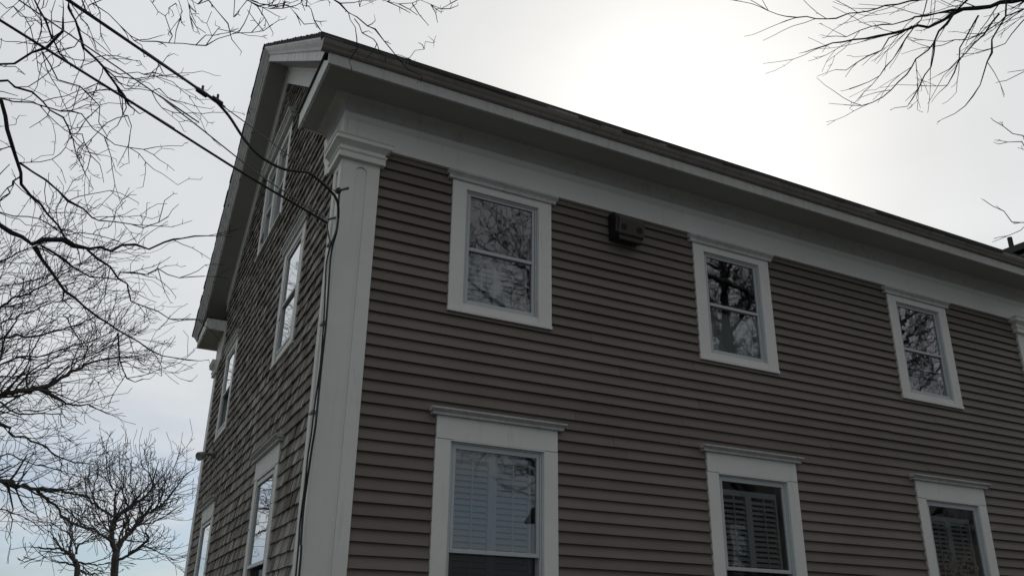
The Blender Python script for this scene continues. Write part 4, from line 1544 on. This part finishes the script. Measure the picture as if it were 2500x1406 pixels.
tp = [np.array([b4[0], b4[1], -0.2])] + px_path(z0b([(860, 1400), (865, 1280), (878, 1215)]), SD)
T4.trunk.tube(smooth_path(tp, 16), np.linspace(0.17, 0.13, 16), 10)
st = dict(P=KS, knob=0.03, tree=T4, lev=2)
for L_, a, b, dd in (
        ([(872, 1215), (840, 1130), (850, 1040), (880, 960), (960, 900), (1060, 830), (1130, 760), (1190, 690)], 0.115, 0.02, 0),
        ([(880, 1220), (910, 1150), (1000, 1050), (1080, 950), (1160, 910), (1250, 840), (1320, 740), (1400, 640)], 0.115, 0.02, 1),
        ([(1060, 940), (1050, 850), (1100, 800), (1150, 740), (1130, 650), (1070, 570), (1055, 480)], 0.05, 0.012, 1.4),
        ([(845, 1150), (760, 1090), (690, 1050), (600, 1000), (530, 930), (480, 890)], 0.055, 0.015, -1),
        ([(885, 1285), (960, 1250), (1060, 1180), (1110, 1150), (1100, 1080), (1130, 1000)], 0.06, 0.015, -.6),
        ([(1080, 1175), (1130, 1200), (1200, 1230), (1290, 1270)], 0.03, 0.012, -1),
        ([(880, 960), (860, 880), (870, 780), (820, 680), (800, 560)], 0.05, 0.014, .4),
        ([(850, 960), (760, 900), (690, 850), (650, 770), (640, 680)], 0.045, 0.014, -.8),
        ([(1000, 880), (1010, 800), (980, 700), (990, 590)], 0.035, 0.012, .8),
        ([(1160, 910), (1220, 800), (1230, 720), (1290, 640), (1320, 560)], 0.04, 0.012, 1.3),
        ([(850, 1100), (780, 1020), (740, 950), (700, 900)], 0.04, 0.014, .6),
        ([(960, 1060), (1060, 1020), (1150, 1000), (1240, 960), (1320, 900)], 0.04, 0.014, -1),
        ([(980, 900), (930, 800), (920, 690), (900, 600)], 0.035, 0.012, .2),
        ([(760, 900), (700, 820), (720, 700), (740, 620)], 0.03, 0.012, -1),
        ([(900, 1150), (905, 1080), (950, 1010), (975, 985), (960, 960)], 0.045, 0.02, -1.2)):
    traced(z0b(L_), SD + dd, SD + dd * 1.6, a, b, tl=(0.5, 1.5), td=12.0, start=0.12, **st)
T4.build('spreading_tree', base4, 'small forked bare tree with a fan of fine twigs, low beside the gable', M['bark2'])

T5 = Tree(43)
SD5 = 44.0
b5 = at(190, 1500, SD5)
tp = [np.array([b5[0], b5[1], -0.2])] + px_path(z0b([(580, 1400), (570, 1300)]), SD5)
T5.trunk.tube(smooth_path(tp, 12), np.linspace(0.15, 0.12, 12), 9)
st5 = dict(P=dict(KS, rmin=0.013, trop=(0, 0, 0.10)), knob=0.03, tree=T5, lev=2)
for L_, a, b in (([(570, 1300), (520, 1230), (440, 1200), (360, 1200), (280, 1190)], 0.09, 0.025), ([(525, 1225), (530, 1100), (480, 1060), (440, 1040)], 0.06, 0.02),
                 ([(560, 1290), (640, 1310), (740, 1320), (820, 1300)], 0.06, 0.02), ([(575, 1240), (580, 1180), (640, 1140), (700, 1110)], 0.05, 0.02),
                 ([(575, 1340), (660, 1390), (780, 1380)], 0.05, 0.02), ([(575, 1330), (480, 1300), (420, 1290)], 0.05, 0.02)):
    traced(z0b(L_), SD5, SD5, a, b, tl=(0.7, 1.9), td=6.5, **st5)
T5.build('crooked_tree', (b5[0], b5[1], 0), 'low crooked bare tree at the bottom left, behind and left of the forked tree', M['bark2'])


def wild(seed, base_, H, r0, P, nl, spread, lean=(0, 0), lev=2, mat_=None, tl=(1.0, 2.2), td=2.6, fork=0.3):
    """free-standing bare tree"""
    t_ = Tree(seed)
    bx, by = base_
    top = np.array([bx + lean[0], by + lean[1], H * 0.9])
    path = [np.array([bx, by, -0.3]), np.array([bx + lean[0] * .2 + t_.r.uniform(-.1, .1), by + lean[1] * .2, H * .3]), np.array([bx + lean[0] * .6, by + lean[1] * .6 + t_.r.uniform(-.2, .2), H * .6]), top]
    S = smooth_path(path, 40)
    t_.trunk.tube(S, np.linspace(r0, r0 * 0.14, 40), 10)
    for i in range(nl):
        f_ = fork + (0.97 - fork) * (i + t_.r.random() * .6) / nl
        p = S[int(f_ * 39)]
        az = i * 2.4 + t_.r.uniform(-.4, .4)
        L = spread * (1.15 - 0.75 * f_) * t_.r.uniform(.8, 1.15)
        out = np.array([math.cos(az), math.sin(az), 0])
        q = [p, p + out * L * .35 + UPV * L * .22, p + out * L * .7 + UPV * L * .5 + t_.rv() * .15, p + out * L + UPV * L * .85 + t_.rv() * .2]
        t_.limb(q, r0 * (0.38 - 0.24 * f_), 0.016, P, tl=tl, tdens=td, lev=lev, knob=0.03, start=0.15)
    return t_


WP = dict(seg=0.22, wig=0.17, trop=(0, 0, 0.08), ang=(0.4, 1.0), dens=0.50, spur=0.0, ratio=0.55, rmin=0.0095)
for i, (sd, bs, H, r0, nl, spd, lab) in enumerate((
        (51, (11.3, -14.6), 17, 0.34, 22, 7.0, 'tall bare street tree across the road, mirrored in the windows nearest the corner'),
        (52, (16.2, -13.2), 19, 0.36, 22, 7.0, 'tall bare street tree across the road, its trunk mirrored in the middle upper window'),
        (53, (25.5, -14.8), 17, 0.33, 20, 7.0, 'tall bare street tree across the road, mirrored in the third upper window'))):
    wild(sd, bs, H, r0, WP, nl, spd, tl=(0.9, 2.4), td=6.0).build('street_tree', (bs[0], bs[1], 0), lab, M['bark'], 'trees across the road')
# trees to the left of the gable that its panes mirror
for sd, bs, H, r0, nl, spd, lab in ((61, (-9.5, 9.5), 11, 0.24, 11, 4.6, 'bare tree standing left of the gable beyond the overhanging tree'),
                                    (62, (-11.0, 17.5), 12, 0.25, 11, 5.0, 'bare tree standing far left behind the house line')):
    wild(sd, bs, H, r0, WP, nl, spd, tl=(0.8, 2.0), td=2.6).build('garden_tree', (bs[0], bs[1], 0), lab, M['bark2'], 'garden trees left of the house')
